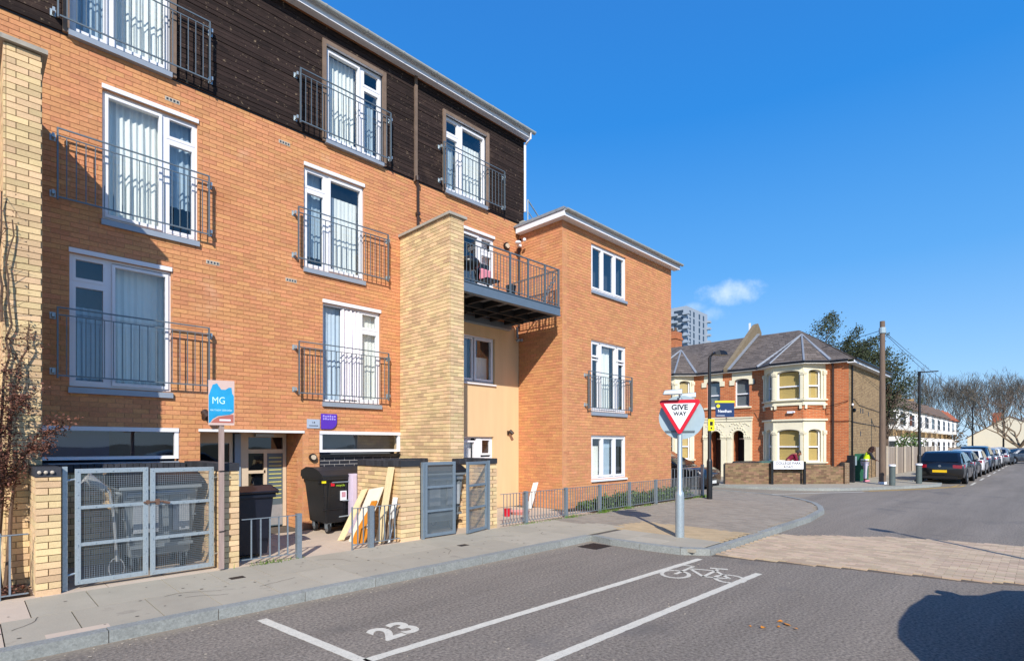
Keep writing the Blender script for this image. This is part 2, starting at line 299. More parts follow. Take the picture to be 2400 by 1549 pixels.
class MB:
    def __init__(s): s.v = []; s.f = []
    def poly(s, pts):
        b = len(s.v); s.v += [tuple(p) for p in pts]; s.f.append(tuple(range(b, b+len(pts)))); return s
    def hexa(s, P):
        b = len(s.v); s.v += [tuple(p) for p in P]
        s.f += [tuple(b+i for i in q) for q in ((0, 3, 2, 1), (4, 5, 6, 7), (0, 1, 5, 4), (1, 2, 6, 5), (2, 3, 7, 6), (3, 0, 4, 7))]; return s
    def box(s, u0, u1, d0, d1, z0, z1, fr=ID):
        return s.hexa([fr.p(u0, d0, z0), fr.p(u1, d0, z0), fr.p(u1, d1, z0), fr.p(u0, d1, z0), fr.p(u0, d0, z1), fr.p(u1, d0, z1), fr.p(u1, d1, z1), fr.p(u0, d1, z1)])
    def prism(s, pts, off):
        """pts: closed planar loop, extruded by vector off"""
        n = len(pts); b = len(s.v); off = Vector(off)
        s.v += [tuple(p) for p in pts] + [tuple(Vector(p)+off) for p in pts]
        s.f.append(tuple(b+i for i in range(n))); s.f.append(tuple(b+n+i for i in reversed(range(n))))
        for i in range(n): j = (i+1) % n; s.f.append((b+i, b+j, b+n+j, b+n+i))
        return s
    def tube(s, pts, r, n=8, cap=True):
        pts = [Vector(p) for p in pts]; rr = r if isinstance(r, (list, tuple)) else [r]*len(pts); b0 = len(s.v)
        for i, p in enumerate(pts):
            t = (pts[min(i+1, len(pts)-1)] - pts[max(i-1, 0)]); t = t.normalized() if t.length > 1e-9 else Vector((0, 0, 1))
            a = t.cross(Vector((0, 0, 1)) if abs(t.z) < .9 else Vector((1, 0, 0))).normalized(); c = t.cross(a)
            for k in range(n):
                q = 2*pi*k/n; s.v.append(tuple(p + (a*cos(q)+c*sin(q))*rr[i]))
        for i in range(len(pts)-1):
            for k in range(n):
                k2 = (k+1) % n; s.f.append((b0+i*n+k, b0+i*n+k2, b0+(i+1)*n+k2, b0+(i+1)*n+k))
        if cap:
            s.f.append(tuple(b0+k for k in reversed(range(n)))); s.f.append(tuple(b0+(len(pts)-1)*n+k for k in range(n)))
        return s
    def cyl(s, x, y, z0, z1, r, n=16, r2=None): return s.tube([(x, y, z0), (x, y, z1)], [r, r if r2 is None else r2], n)
    def lathe(s, x, y, prof, n=16):
        b = len(s.v)
        for (r, z) in prof:
            for k in range(n): q = 2*pi*k/n; s.v.append((x+r*cos(q), y+r*sin(q), z))
        for i in range(len(prof)-1):
            for k in range(n): k2 = (k+1) % n; s.f.append((b+i*n+k, b+i*n+k2, b+(i+1)*n+k2, b+(i+1)*n+k))
        s.f.append(tuple(b+k for k in reversed(range(n)))); s.f.append(tuple(b+(len(prof)-1)*n+k for k in range(n))); return s
    def ball(s, c, rx, ry, rz, n=10, m=7):
        b = len(s.v)
        for i in range(m+1):
            a = pi*i/m
            for k in range(n): q = 2*pi*k/n; s.v.append((c[0]+rx*sin(a)*cos(q), c[1]+ry*sin(a)*sin(q), c[2]+rz*cos(a)))
        for i in range(m):
            for k in range(n): k2 = (k+1) % n; s.f.append((b+i*n+k, b+i*n+k2, b+(i+1)*n+k2, b+(i+1)*n+k))
        return s
    def disc(s, c, nrm, r, th, n=24):
        nrm = Vector(nrm).normalized(); a = nrm.cross(Vector((0, 0, 1)) if abs(nrm.z) < .9 else Vector((1, 0, 0))).normalized(); q = nrm.cross(a); c = Vector(c)
        return s.prism([c+(a*cos(2*pi*k/n)+q*sin(2*pi*k/n))*r for k in range(n)], nrm*th)
    def build(s, name, m, parent=None, smooth=False, kind=None, bevel=0, label=None):
        me = bpy.data.meshes.new(name); me.from_pydata(s.v, [], s.f); me.materials.append(m)
        if smooth:
            me.polygons.foreach_set('use_smooth', [True]*len(me.polygons))
        o = bpy.data.objects.new(name, me); COL.objects.link(o)
        if parent is not None:
            o.parent = parent; o.location = -org(parent)
        if kind: o['kind'] = kind
        if label: o['label'] = label
        if bevel:
            bv = o.modifiers.new('bevel', 'BEVEL'); bv.width = bevel; bv.segments = 2; bv.limit_method = 'ANGLE'
        if smooth:
            try: me.set_sharp_from_angle(angle=radians(40))
            except Exception: pass
        return o
def top(o, label, cat=None, group=None, kind=None):
    o['label'] = label
    if cat: o['category'] = cat
    if group: o['group'] = group
    if kind: o['kind'] = kind
    return o
_unit = {}
def unit(m):
    if m.name not in _unit:
        q = MB().box(-.5, .5, -.5, .5, -.5, .5); me = bpy.data.meshes.new('unit_block'); me.from_pydata(q.v, [], q.f); me.materials.append(m); _unit[m.name] = me
    return _unit[m.name]
def pieces(name, boxes, m, parent, nmax=300, cam_=(0, 0, 1.77)):
    """boxes: (fr,u0,u1,d0,d1,z0,z1). The nearest nmax are objects, the rest one stuff mesh"""
    def key(b):
        p = b[0].p((b[1]+b[2])/2, b[3], (b[5]+b[6])/2); return (p[0]-cam_[0])**2+(p[1]-cam_[1])**2+(p[2]-cam_[2])**2
    boxes = sorted(boxes, key=key); me = unit(m); o0 = org(parent)
    for (fr, u0, u1, d0, d1, z0, z1) in boxes[:nmax]:
        o = bpy.data.objects.new(name, me); COL.objects.link(o); o.parent = parent
        o.location = Vector(fr.p((u0+u1)/2, (d0+d1)/2, (z0+z1)/2)) - o0
        o.rotation_euler = (0, 0, fr.ang); o.scale = (u1-u0, abs(d1-d0), z1-z0)
    if len(boxes) > nmax:
        q = MB()
        for (fr, u0, u1, d0, d1, z0, z1) in boxes[nmax:]: q.box(u0, u1, d0, d1, z0, z1, fr)
        q.build(name, m, parent, kind='stuff')
def cut(iv, a, b):
    out = []
    for (p, q) in iv:
        if b <= p or a >= q: out.append((p, q)); continue
        if p < a: out.append((p, a))
        if b < q: out.append((b, q))
    return out
def brickface(parent, fr, u0, u1, z0, z1, openings, m, nmax=300, off=0., joint=.009, bl=.225, bh=.075, thick=.02):
    rnd = random.Random(int(u0*100)+int(z0*10)+5); boxes = []; k = 0; z = z0
    while z + .02 < z1:
        zt = min(z+bh, z1); zc = (z+zt)/2; iv = [(u0, u1)]
        for (a, b, c, d) in openings:
            if c < zc < d: iv = cut(iv, a, b)
        ph = off + (bl/2 if k % 2 else 0)
        for (p, q) in iv:
            x = math.floor((p-ph)/bl)*bl+ph
            while x < q:
                a, b = max(x, p), min(x+bl, q)
                if b-a > .03: boxes.append((fr, a+joint/2, b-joint/2, -rnd.random()*.0025, thick, z+joint/2, zt-joint/2))
                x += bl
        z += bh; k += 1
    pieces('brick', boxes, m, parent, nmax)
def wallback(fr, u0, u1, z0, z1, openings, d0=.007, d1=.25, mb=None):
    q = mb or MB(); us = sorted(set([u0, u1]+[min(max(a, u0), u1) for o in openings for a in o[:2]])); zs = sorted(set([z0, z1]+[min(max(a, z0), z1) for o in openings for a in o[2:]]))
    for i in range(len(us)-1):
        run = None
        for j in range(len(zs)-1):
            uc, zc = (us[i]+us[i+1])/2, (zs[j]+zs[j+1])/2
            if any(a < uc < b and c < zc < d for a, b, c, d in openings):
                if run is not None: q.box(us[i], us[i+1], d0, d1, run, zs[j], fr); run = None
            elif run is None: run = zs[j]
        if run is not None: q.box(us[i], us[i+1], d0, d1, run, z1, fr)
    return q
def wavy(mb, fr, u0, u1, d, z0, z1, amp=.02, wl=.09, n=None, rnd=random):
    n = n or max(6, int((u1-u0)/.018)); b = len(mb.v); ph = rnd.random()*6
    for i in range(n+1):
        u = u0+(u1-u0)*i/n; a = amp*(sin(u/wl*2*pi+ph)+.5*sin(u/wl*3.7+ph*2))
        for (z, s_) in ((z1, .5), ((z0+z1)/2, .9), (z0, 1.2)): mb.v.append(fr.p(u, d+a*s_, z))
    for i in range(n):
        for j in range(2): mb.f.append((b+i*3+j, b+i*3+j+1, b+i*3+3+j+1, b+i*3+3+j))
def text(parent, s, size, fr, u, d, z, m, name='lettering', align='CENTER', sx=1., ext=.0015, bold=0, rot=0):
    c = bpy.data.curves.new(name, 'FONT'); c.body = s; c.size = size; c.align_x = align; c.align_y = 'CENTER'; c.extrude = ext; c.offset = bold; c.resolution_u = 3
    o = bpy.data.objects.new(name, c); COL.objects.link(o); bpy.context.view_layer.update()
    me = bpy.data.meshes.new_from_object(o.evaluated_get(bpy.context.evaluated_depsgraph_get())); bpy.data.objects.remove(o); bpy.data.curves.remove(c)
    for v in me.vertices:
        x, y, w = v.co.x*sx, v.co.y, v.co.z
        x, y = x*cos(rot)-y*sin(rot), x*sin(rot)+y*cos(rot)
        v.co = fr.p(u+x, d-w, z+y)
    me.materials.clear(); me.materials.append(m); me.name = name
    t = bpy.data.objects.new(name, me); COL.objects.link(t); t.parent = parent; t.location = -org(parent); return t
def copy_tree(o, parent=None, depth=0):
    c = o.copy(); COL.objects.link(c)
    if parent is not None: c.parent = parent
    for ch in list(o.children): copy_tree(ch, c, depth+1)
    return c

def window(parent, fr, u0, u1, z0, z1, panels, d=.07, sill=True, head=False, lab=None, curtains=(), gl=None, fm=None, fw=.042, roomd=.5, sill_m=None, sill_h=.1, room=None):
    """window part: frame, panes, curtains, sill as sub-parts. panels: (ua,ub,za,zb) glazed lights"""
    fm = fm or upvc; gl = gl or glass
    q = MB(); ow = .036
    # outer frame
    q.box(u0, u0+ow, d, d+.07, z0, z1, fr).box(u1-ow, u1, d, d+.07, z0, z1, fr).box(u0+ow, u1-ow, d, d+.07, z0, z0+ow, fr).box(u0+ow, u1-ow, d, d+.07, z1-ow, z1, fr)
    w = q.build('window', fm, parent)
    if lab: w['label'] = lab
    for (a, b, c, e, proud) in panels:
        f = MB(); dd = d-.012*proud
        f.box(a, a+fw, dd, d+.06, c, e, fr).box(b-fw, b, dd, d+.06, c, e, fr).box(a+fw, b-fw, dd, d+.06, c, c+fw*1.2, fr).box(a+fw, b-fw, dd, d+.06, e-fw, e, fr)
        f.build('sash_frame', fm, w)
        MB().poly([fr.p(a+fw, d+.03, c+fw*1.2), fr.p(b-fw, d+.03, c+fw*1.2), fr.p(b-fw, d+.03, e-fw), fr.p(a+fw, d+.03, e-fw)]).build('pane', gl, w)
    for cu in curtains:
        a, b, c, e, m, amp, dep = cu; q = MB(); wavy(q, fr, a, b, d+dep, c, e, amp); q.build('curtain', m, w, smooth=True)
    if room is not False:
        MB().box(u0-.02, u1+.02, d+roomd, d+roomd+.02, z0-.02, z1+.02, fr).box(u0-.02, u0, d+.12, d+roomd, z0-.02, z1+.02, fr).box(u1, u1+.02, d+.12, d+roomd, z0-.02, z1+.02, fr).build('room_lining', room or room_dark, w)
    if sill:
        MB().hexa([fr.p(u0-.02, -.05, z0-sill_h), fr.p(u1+.02, -.05, z0-sill_h), fr.p(u1+.02, d+.06, z0-sill_h), fr.p(u0-.02, d+.06, z0-sill_h), fr.p(u0-.02, -.05, z0-.025), fr.p(u1+.02, -.05, z0-.025), fr.p(u1+.02, d+.06, z0-.002), fr.p(u0-.02, d+.06, z0-.002)]).build('sill', sill_m or sill_mat, w)
    if head:
        MB().box(u0-.01, u1+.01, -.025, d+.05, z1+.002, z1+.07, fr).build('head_trim', fm, w)
    return w
def juliet(parent, fr, u0, u1, z0, z1, d=-.13, m=None):
    m = m or rail_dark; q = MB(); t = .02
    q.box(u0, u1, d-t/2, d+t/2, z1-t, z1, fr).box(u0+t, u1-t, d-t/2+.002, d+t/2-.002, z1-.125, z1-.11, fr).box(u0+t, u1-t, d-t/2+.002, d+t/2-.002, z0, z0+.022, fr)
    q.box(u0, u0+t, d-.02, d+.02, z0-.03, z1-t, fr).box(u1-t, u1, d-.02, d+.02, z0-.03, z1-t, fr)
    r = q.build('balcony_railing', m, parent)
    n = int((u1-u0)/.112)
    b = [(fr, u0+(u1-u0)*i/n-.006, u0+(u1-u0)*i/n+.006, d-.006, d+.006, z0+.022, z1-.125) for i in range(1, n)]
    pieces('bar', b, m, r)
    for (uu, sg) in ((u0, -1), (u1, 1)):
        for zz in (z0+.08, z1-.12):
            a = min(uu+sg*.0, uu+sg*.07); c = max(uu+sg*.0, uu+sg*.07)
            MB().box(a, c, -.008, .0, zz-.05, zz+.05, fr).box(a+.02, c-.02, d+.02, -.008, zz-.03, zz+.03, fr).build('wall_bracket', galv_light, r)
    return r

# ------------------------------------------------------------ ground, road, pavements
def flat(pts, z, name, m, kind='structure', label=None):
    o = MB().poly([(x, y, z) for x, y in pts]).build(name, m); o['kind'] = kind
    if label: o['label'] = label
    return o
ground_m = mat('rough_ground', '#5d5a40', .95, var=.3, scale=.5, fine=.2, fscale=8)
flat([(-400, -400), (900, -400), (900, 700), (-400, 700)], -.03, 'ground', ground_m, label='dull ground beyond the streets')
flat([(-60, -2.6), (180, -2.6), (180, 5.2), (60, 5.2), (60, 60), (-60, 60)], 0, 'road', asphalt, label='dark speckled asphalt of the main street and side street')
edge = [(-12, 5.97), (8.12, 5.97), (8.03, 5.5), (8.03, 4.9), (8.1, 4.2), (8.38, 3.83), (10.7, 3.83), (13.7, 3.87), (15.5, 4.07), (16.4, 4.35), (17.3, 4.75), (18.1, 5.3), (18.9, 6.1), (19.4, 7.1), (19.65, 8.5), (19.75, 40)]
def slab_poly(pts, z, name, m, h=.1, label=None):
    o = MB().prism([(x, y, z) for x, y in pts], (0, 0, -h)).build(name, m); o['kind'] = 'structure'
    if label: o['label'] = label
    return o
pave = slab_poly(edge + [(-12, 40)], .088, 'pavement', paving_joint, .12, 'grey slab footway in front of the apartment building')
def kerbs(parent, path, w=.13, zt=.104, L=.915, skip=(), zfun=None):
    for i in range(len(path)-1):
        (ax, ay), (bx, by) = path[i], path[i+1]; ln = hypot(bx-ax, by-ay); a = math.degrees(atan2(by-ay, bx-ax)); fr = Fr(ax, ay, a)
        n = max(1, round(ln/L)) if ln < 16 else round(ln/L); b = []
        for k in range(n):
            xm = ax+(bx-ax)*(k+.5)/n; z = zfun(xm) if zfun else zt
            if a != 90 and ln > 30: pass
            b.append((fr, ln*k/n+.004, ln*(k+1)/n-.004, -.004, w, -.02, z+.002*((k*37) % 3)))
        pieces('kerb_stone', b, kerb_mat, parent, 300)
path = [(-9, 5.97)] + edge[1:-1] + [(19.75, 30)]
kerbs(pave, path, zfun=lambda x: .092 if 8.5 < x < 10.6 else .106)
# slabs: two rows of big flags plus a narrow back row
rs = random.Random(3); sb = []; lt = []
for (y0, y1, off, wv) in ((6.11, 6.98, 0, .62), (6.98, 7.84, .3, .62)):
    x = -1.0-off
    while x < 9.1:
        w = wv + rs.choice((0, 0, .12, -.1)); b = (ID, x+.005, x+w-.005, y0+.005, y1-.005, .05, .1+rs.random()*.003)
        (lt if (x+w < .52) else sb).append(b); x += w
pieces('paving_slab', sb, paving, pave); pieces('paving_slab', lt, paving_lt, pave)
pieces('paving_slab', [(ID, .5, .95, 6.105, 6.25, .08, .1045)], paving_lt, pave)
x = -1
mb = []
for x in range(-1, 6): pass
# entrance yard slabs and store floors
yb = []
for i in range(-6, 26):
    for j in range(4):
        x0 = i*.6+(j % 2)*.3; x1 = x0+.6; y0 = 7.86+j*.62
        if x1 > 16.3: continue
        if x1 > 10.8 and j > 0: continue
        yb.append((ID, x0+.004, x1-.004, y0+.004, y0+.616, .05, .096+rs.random()*.003))
pieces('paving_slab', yb, paving_lt, pave)
def blocks(parent, x0, x1, y0, y1, z, m, inside, nmax=300, bl=.2, bw=.1):
    b = []; k = 0; x = x0
    while x < x1:
        y = y0+(bl/2 if k % 2 else 0)
        while y < y1:
            if inside(x+bw/2, y+bl/2): b.append((ID, x+.003, x+bw-.003, y+.003, y+bl-.003, z-.03, z+rs.random()*.003))
            y += bl
        x += bw; k += 1
    pieces('paving_block', b, m, parent, nmax)
def inpoly(px, py, P):
    c = False; j = len(P)-1
    for i in range(len(P)):
        if (P[i][1] > py) != (P[j][1] > py) and px < (P[j][0]-P[i][0])*(py-P[i][1])/(P[j][1]-P[i][1])+P[i][0]: c = not c
        j = i
    return c
inner = [(9.2, 3.99), (10.7, 3.99), (13.7, 4.03), (15.4, 4.22), (16.3, 4.5), (17.2, 4.9), (18.0, 5.45), (18.75, 6.2), (19.2, 7.15), (19.45, 8.5), (19.5, 9.6), (16.7, 9.6), (16.7, 7.84), (9.2, 7.84)]
blocks(pave, 10.35, 19.6, 3.9, 9.6, .1, block_grey, lambda x, y: inpoly(x, y, inner))
blocks(pave, 9.15, 10.35, 3.98, 6.2, .1, block_yel, lambda x, y: True)
blocks(pave, 9.15, 10.35, 6.2, 7.84, .1, block_grey, lambda x, y: True)
sb = []
for i in range(2):
    for j in range(3): sb.append((ID, 8.16+i*.5+.004, 8.16+(i+1)*.5-.004, 4.0+j*.65+.004, 4.0+(j+1)*.65-.004, .05, .1+rs.random()*.003))
pieces('paving_slab', sb, paving, pave)
# raised table of pink blocks across the main street
tbl = [(8.36, 3.8), (8.5, 3.1), (8.85, 1.95), (9.1, .7), (9.45, 0), (9.9, -2.4), (13.3, -2.4), (12.95, 0), (12.75, 1.1), (12.45, 2.05), (11.7, 3.1), (11.15, 3.8)]
rt = slab_poly(tbl, .006, 'raised_road_table', mat('table_joint', '#5e554d', .95), .02, 'raised crossing table of pinkish blocks across the street')
tin = [(8.42, 3.8), (8.56, 3.1), (8.91, 1.95), (9.16, .7), (9.5, 0), (9.96, -2.4), (13.24, -2.4), (12.9, 0), (12.7, 1.1), (12.4, 2.05), (11.65, 3.08), (11.1, 3.8)]
blocks(rt, 8.3, 13.4, -2.4, 3.8, .022, block_mat, lambda x, y: inpoly(x, y, tin))
# opposite pavement
op = slab_poly([(-30, -2.6), (180, -2.6), (180, -6), (-30, -6)], .1, 'opposite_pavement', paving, .12, 'grey pavement on the far side of the street')
kerbs(op, [(40, -2.47), (-10, -2.47)], L=.915)
# far side pavement round the red corner house
fedge = [(21.75, 40), (21.95, 12), (22.15, 8.6), (22.6, 6.9), (23.6, 5.65), (25.0, 4.85), (26.6, 4.1), (28.2, 3.5), (29.3, 3.25), (30.2, 3.3), (30.45, 4.45), (180, 4.6)]
fp = slab_poly(fedge + [(180, 12), (60, 12), (60, 40)], .094, 'corner_pavement', paving, .12, 'pale pavement round the corner by the red brick house')
kerbs(fp, fedge[1:-1] + [(60, 4.5)], zt=.104)
# painted markings
def strip(name, pts, m, z=.004): return flat(pts, z, name, m)
def line(ax, ay, bx, by, w, name='road_marking', m=None, z=.004, lab=None):
    dx, dy = bx-ax, by-ay; l = hypot(dx, dy); nx, ny = -dy/l*w/2, dx/l*w/2
    # slightly ragged edges
    q = MB(); n = max(1, int(l/.06)); rr = random.Random(int(ax*77+by*31)); L = []; R = []
    for i in range(n+1):
        t = i/n; j1 = (rr.random()-.5)*.008; j2 = (rr.random()-.5)*.008
        L.append((ax+dx*t+nx*(1+j1/w*2), ay+dy*t+ny*(1+j1/w*2), z)); R.append((ax+dx*t-nx*(1+j2/w*2), ay+dy*t-ny*(1+j2/w*2), z))
    for i in range(n): q.poly([L[i], L[i+1], R[i+1], R[i]])
    o = q.build(name, m or road_white); o['kind'] = 'structure'
    if lab: o['label'] = lab
    return o
line(2.31, 3.97, 8.02, 3.83, .10, lab='long white bay line beside the kerb bay')
line(1.6, 2.97, 7.68, 2.82, .10, lab='long white line on the road side of the cycle strip')
line(2.12, 5.66, 2.3, 3.93, .10, lab='short white line closing the parking bay')
line(-3, 2.98, 1.5, 2.97, .1)
# number 23 on the bay
mk = thing('road_number', 'white painted number 23 in the parking bay', 'road marking', (2.9, 4.4, .004))
g = Fr(2.9, 4.4, 0)
def ground_text(parent, s, cx_, cy_, size, ang, m, sx=1):
    c = bpy.data.curves.new('t', 'FONT'); c.body = s; c.size = size; c.align_x = 'CENTER'; c.align_y = 'CENTER'; c.offset = .018; c.resolution_u = 3
    o = bpy.data.objects.new('t', c); COL.objects.link(o); bpy.context.view_layer.update()
    me = bpy.data.meshes.new_from_object(o.evaluated_get(bpy.context.evaluated_depsgraph_get())); bpy.data.objects.remove(o)
    a = radians(ang); o0 = org(parent)
    for v in me.vertices:
        x, y = v.co.x*sx, v.co.y; v.co = (cx_+x*cos(a)-y*sin(a)-o0.x, cy_+x*sin(a)+y*cos(a)-o0.y, .0045-o0.z)
    me.materials.clear(); me.materials.append(m); t = bpy.data.objects.new('digits', me); COL.objects.link(t); t.parent = parent
ground_text(mk, '23', 2.89, 4.41, .50, 4, road_white, .88)
# bicycle symbol, built from bent bars lying on the asphalt
bk = MB()
def gline(pts, w=.055, closed=False):
    P = pts + ([pts[0]] if closed else [])
    for i in range(len(P)-1):
        (ax, ay), (bx, by) = P[i], P[i+1]; l = hypot(bx-ax, by-ay) or 1; nx, ny = -(by-ay)/l*w/2, (bx-ax)/l*w/2; e = .0
        bk.poly([(ax+nx, ay+ny, .0045), (bx+nx, by+ny, .0045), (bx-nx, by-ny, .0045), (ax-nx, ay-ny, .0045)])
# local axes of the symbol: a runs from rear wheel to front wheel, b is "up" of the bike
A1 = Vector((6.84, 3.62)); A0 = Vector((7.1, 2.98)); ax_ = (A1-A0).normalized(); up_ = Vector((-ax_.y, ax_.x))
if up_.x < 0: up_ = -up_
def bp(a, b): v = A0+ax_*a+up_*b; return (v.x, v.y)
dw = (A1-A0).length
for cxx in (0, dw): gline([bp(cxx+.18*cos(q*pi/9), .22*sin(q*pi/9)) for q in range(18)], .055, True)
gline([bp(0, 0), bp(.19, .42), bp(dw-.16, .42), bp(.33, .0), bp(.19, .42)], .05); gline([bp(0, 0), bp(.33, 0)], .05)
gline([bp(dw, 0), bp(dw-.2, .6), bp(dw-.03, .62)], .05); gline([bp(.19, .42), bp(.15, .56)], .05); gline([bp(.03, .57), bp(.27, .57)], .07)
top(bk.build('bicycle_symbol', road_white), 'white painted bicycle symbol on the road', 'road marking')
# yellow lines and white lines at the far junction
for dd in (0, .22):
    pts = [(24.2, 5.05-dd), (25.3, 4.45-dd), (26.8, 3.75-dd), (28.3, 3.2-dd), (29.4, 2.85-dd), (30.6, 2.75-dd)]
    for i in range(len(pts)-1): line(*pts[i], *pts[i+1], .09, m=road_yellow)
line(20.0, 7.2, 23.8, 4.9, .12)
for i in range(14): line(31+i*4.6, 2.38, 33.4+i*4.6, 2.4, .09)
line(30.5, 2.35, 30.5, 3.4, .09)
# gully grate, pavement covers, dry leaves
gg = thing('gully_grate', 'black iron gully grate by the kerb build-out', 'drain', (7.75, 5.6, 0))
MB().box(7.5, 7.98, 5.42, 5.82, -.02, .003).build('frame', rubber, gg)
pieces('bar', [(ID, 7.52+i*.05, 7.545+i*.05, 5.44, 5.8, 0, .009) for i in range(9)], iron, gg)
for (x, y, lab) in ((2.33, 7.18, 'small rusty cover in the pavement below the mesh gates'), (5.75, 6.85, 'small dark cover in the pavement opposite the second gates')):
    top(MB().box(x, x+.17, y, y+.12, .09, .1045).build('stopcock_cover', iron), lab, 'cover')
lf = thing('fallen_leaves', 'few orange dry leaves lying on the asphalt', 'leaves', (5.6, 1.75, .004)); rl = random.Random(9)
for (x, y, s) in ((5.42, 1.95, .07), (5.55, 1.85, .05), (5.68, 1.82, .1), (5.6, 1.72, .06), (5.73, 1.9, .07), (5.38, 2.05, .04)):
    a = rl.random()*6; q = MB(); P = [(x+cos(a+t)*s*r*.5, y+sin(a+t)*s*r*.5, .006+rl.random()*.02) for t, r in ((0, 1), (.7, .5), (1.6, .7), (3.1, 1), (4, .5), (5, .65))]
    q.poly(P).build('leaf', orange_paint, lf)

# ------------------------------------------------------------ apartment building
AB = thing('apartment_building', 'four storey orange brick apartment building with dark timber top and white windows', 'building', (3, 10.47, 0))
F0 = Fr(0, 10.47, 0)
WIN = dict(L1=(1.12, 2.45, 2.66, 4.67), L2=(1.52, 2.85, 5.30, 7.32), M1=(5.13, 6.46, 2.66, 4.66), M2=(4.74, 6.06, 5.30, 7.30), B2=(8.35, 9.92, 5.2, 7.22))
ops = [v for v in WIN.values()] + [(2.89, 4.715, -.1, 2.03), (-3.2, 2.56, -.1, 2.03), (5.06, 6.98, -.1, 2.03), (6.98, 10.86, -.1, 5.0)]
wl = wallback(F0, -3.2, 11.0, 0, 7.9, ops).build('wall', red_mortar, AB)
ops_b = [(a-.0, b+.0, c-.075, d) if n in ('L1', 'L2', 'M1', 'M2') else (a, b, c, d) for n, (a, b, c, d) in WIN.items()] + ops[5:]
brickface(wl, F0, -3.2, 10.83, .1, 7.9, ops_b, red_brick, 300)
# recess returns
FR = Fr(4.715, 10.47, 90, 1)   # u=+Y, inward = -X  (not used for facing), explicit face below
FRR = Fr(4.715, 10.47+.9, -90)  # faces -X : u = -Y
wr = MB().box(.0, .9, .007, .12, .0, 2.03, Fr(4.715, 11.37, -90)).build('entrance_side_wall', red_mortar, AB)
brickface(wr, Fr(4.715, 11.37, -90), 0, .878, .09, 2.0, [], red_brick, 120)
MB().box(2.77, 2.89, 10.72, 11.4, 0, 2.03).build('entrance_side_wall', red_mortar, AB)
# dark brick panels under strip windows
for (a, b, dz) in ((-3.2, 2.56, 1.47), (5.06, 6.98, 1.56)):
    w = MB().box(a, b, .0385, .2, 0, dz, F0).build('dark_brick_panel', pale_mortar, AB)
    brickface(w, Fr(0, 10.505, 0), a+.01, b-.005, .095, dz-.02, [], blue_brick, 120, thick=.015, joint=.012)
def bars(parent, name, m, L):
    q = MB()
    for t in L: q.box(*t[:6], *( (t[6],) if len(t) > 6 else ()))
    return q.build(name, m, parent)
for (a, b, z0, z1, lab) in ((-1.2, 2.56, 1.54, 2.03, 'long dark strip window low on the left'), (5.06, 6.978, 1.62, 2.03, 'long strip window beside the buff brick pier')):
    w = MB().box(a, b, -.02, .06, z1-.045, z1+.02, F0).box(a, b, -.0, .06, z0, z0+.05, F0).box(b-.06, b, 0, .06, z0+.05, z1-.045, F0).box(a, a+.06, 0, .06, z0+.05, z1-.045, F0).build('strip_window', upvc, AB)
    w['label'] = lab
    MB().poly([F0.p(a+.05, .05, z0+.05), F0.p(b-.05, .05, z0+.05), F0.p(b-.05, .05, z1-.04), F0.p(a+.05, .05, z1-.04)]).build('pane', glass, w)
    if a < 0:
        MB().box(a+.9, a+2.85, .30, .32, z0, z1, F0).build('blind', mat('navy_blind', '#1c3a66', .8, var=.1), w)
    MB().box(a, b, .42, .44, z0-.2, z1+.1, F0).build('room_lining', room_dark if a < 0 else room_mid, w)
    MB().box(a, b, -.035, .08, z0-.085, z0-.045, F0).build('sill', sill_mat if a < 0 else black_metal, w)
    MB().box(a, b, -.015, .06, z0-.0, z0+.002, F0).build('sill_trim', upvc, w)
# french windows of the brick storeys
cw, cb, cx2 = curtain_mat, curtain_blue, curtain_white
def french(fr, u0, u1, z0, z1, narrow, parent=AB, cur=None, lab=None, d=.05, openleaf=False, gl=None, roomm=None):
    nw = .42; g = .036
    if narrow == 'L': na, nb, da, db = u0+g, u0+g+nw, u0+g+nw+.07, u1-g
    else: na, nb, da, db = u1-g-nw, u1-g, u0+g, u1-g-nw-.07
    zt = z1-g-.42
    P = [(na, nb, z0+g, zt, .4), (na, nb, zt+.05, z1-g, .4)]
    if not openleaf: P.append((da, db, z0+g, z1-g-.02, 2.2))
    C = cur if cur is not None else [(da+.04, db-.03, z0+.1, z1-.08, cw, .016, .16), (na, nb, z0+.1, z1-.08, cw, .012, .2)]
    C = [(c[0], c[1], c[2], c[3], c[4], c[5], c[6]) for c in C]
    w = window(parent, fr, u0, u1, z0, z1, P, d=d, curtains=C, head=True, lab=lab, sill_h=.11, gl=gl, room=roomm)
    mu = nb if narrow == 'L' else db
    MB().box(mu+.0, mu+.07, d, d+.07, z0+g, z1-g, fr).build('mullion', upvc, w)
    MB().box(na, nb, d+.002, d+.06, zt, zt+.05, fr).build('transom', upvc, w)
    if openleaf:
        # leaf swung inwards on its left edge
        th_ = radians(62); hx, hy = fr.p(da, d+.06, 0)[:2]
        lf_ = Fr(hx, hy, math.degrees(fr.ang)+62); wd = db-da
        q = MB(); q.box(0, .06, 0, .05, z0+.05, z1-.07, lf_).box(wd-.06, wd, 0, .05, z0+.05, z1-.07, lf_).box(.06, wd-.06, 0, .05, z0+.05, z0+.12, lf_).box(.06, wd-.06, 0, .05, z1-.14, z1-.07, lf_)
        q.build('open_leaf', upvc, w); MB().poly([lf_.p(.06, .025, z0+.12), lf_.p(wd-.06, .025, z0+.12), lf_.p(wd-.06, .025, z1-.14), lf_.p(.06, .025, z1-.14)]).build('pane', glass, w)
    return w
def wn(k): return WIN[k]
a, b, c, d_ = wn('L1'); french(F0, a, b, c, d_, 'L', lab='french window half in shade with pale curtains', cur=[(1.62, 2.42, c+.1, d_, cw, .014, .2), (1.15, 1.62, c+.1, c+1.25, cb, .014, .22)], roomm=room_mid)
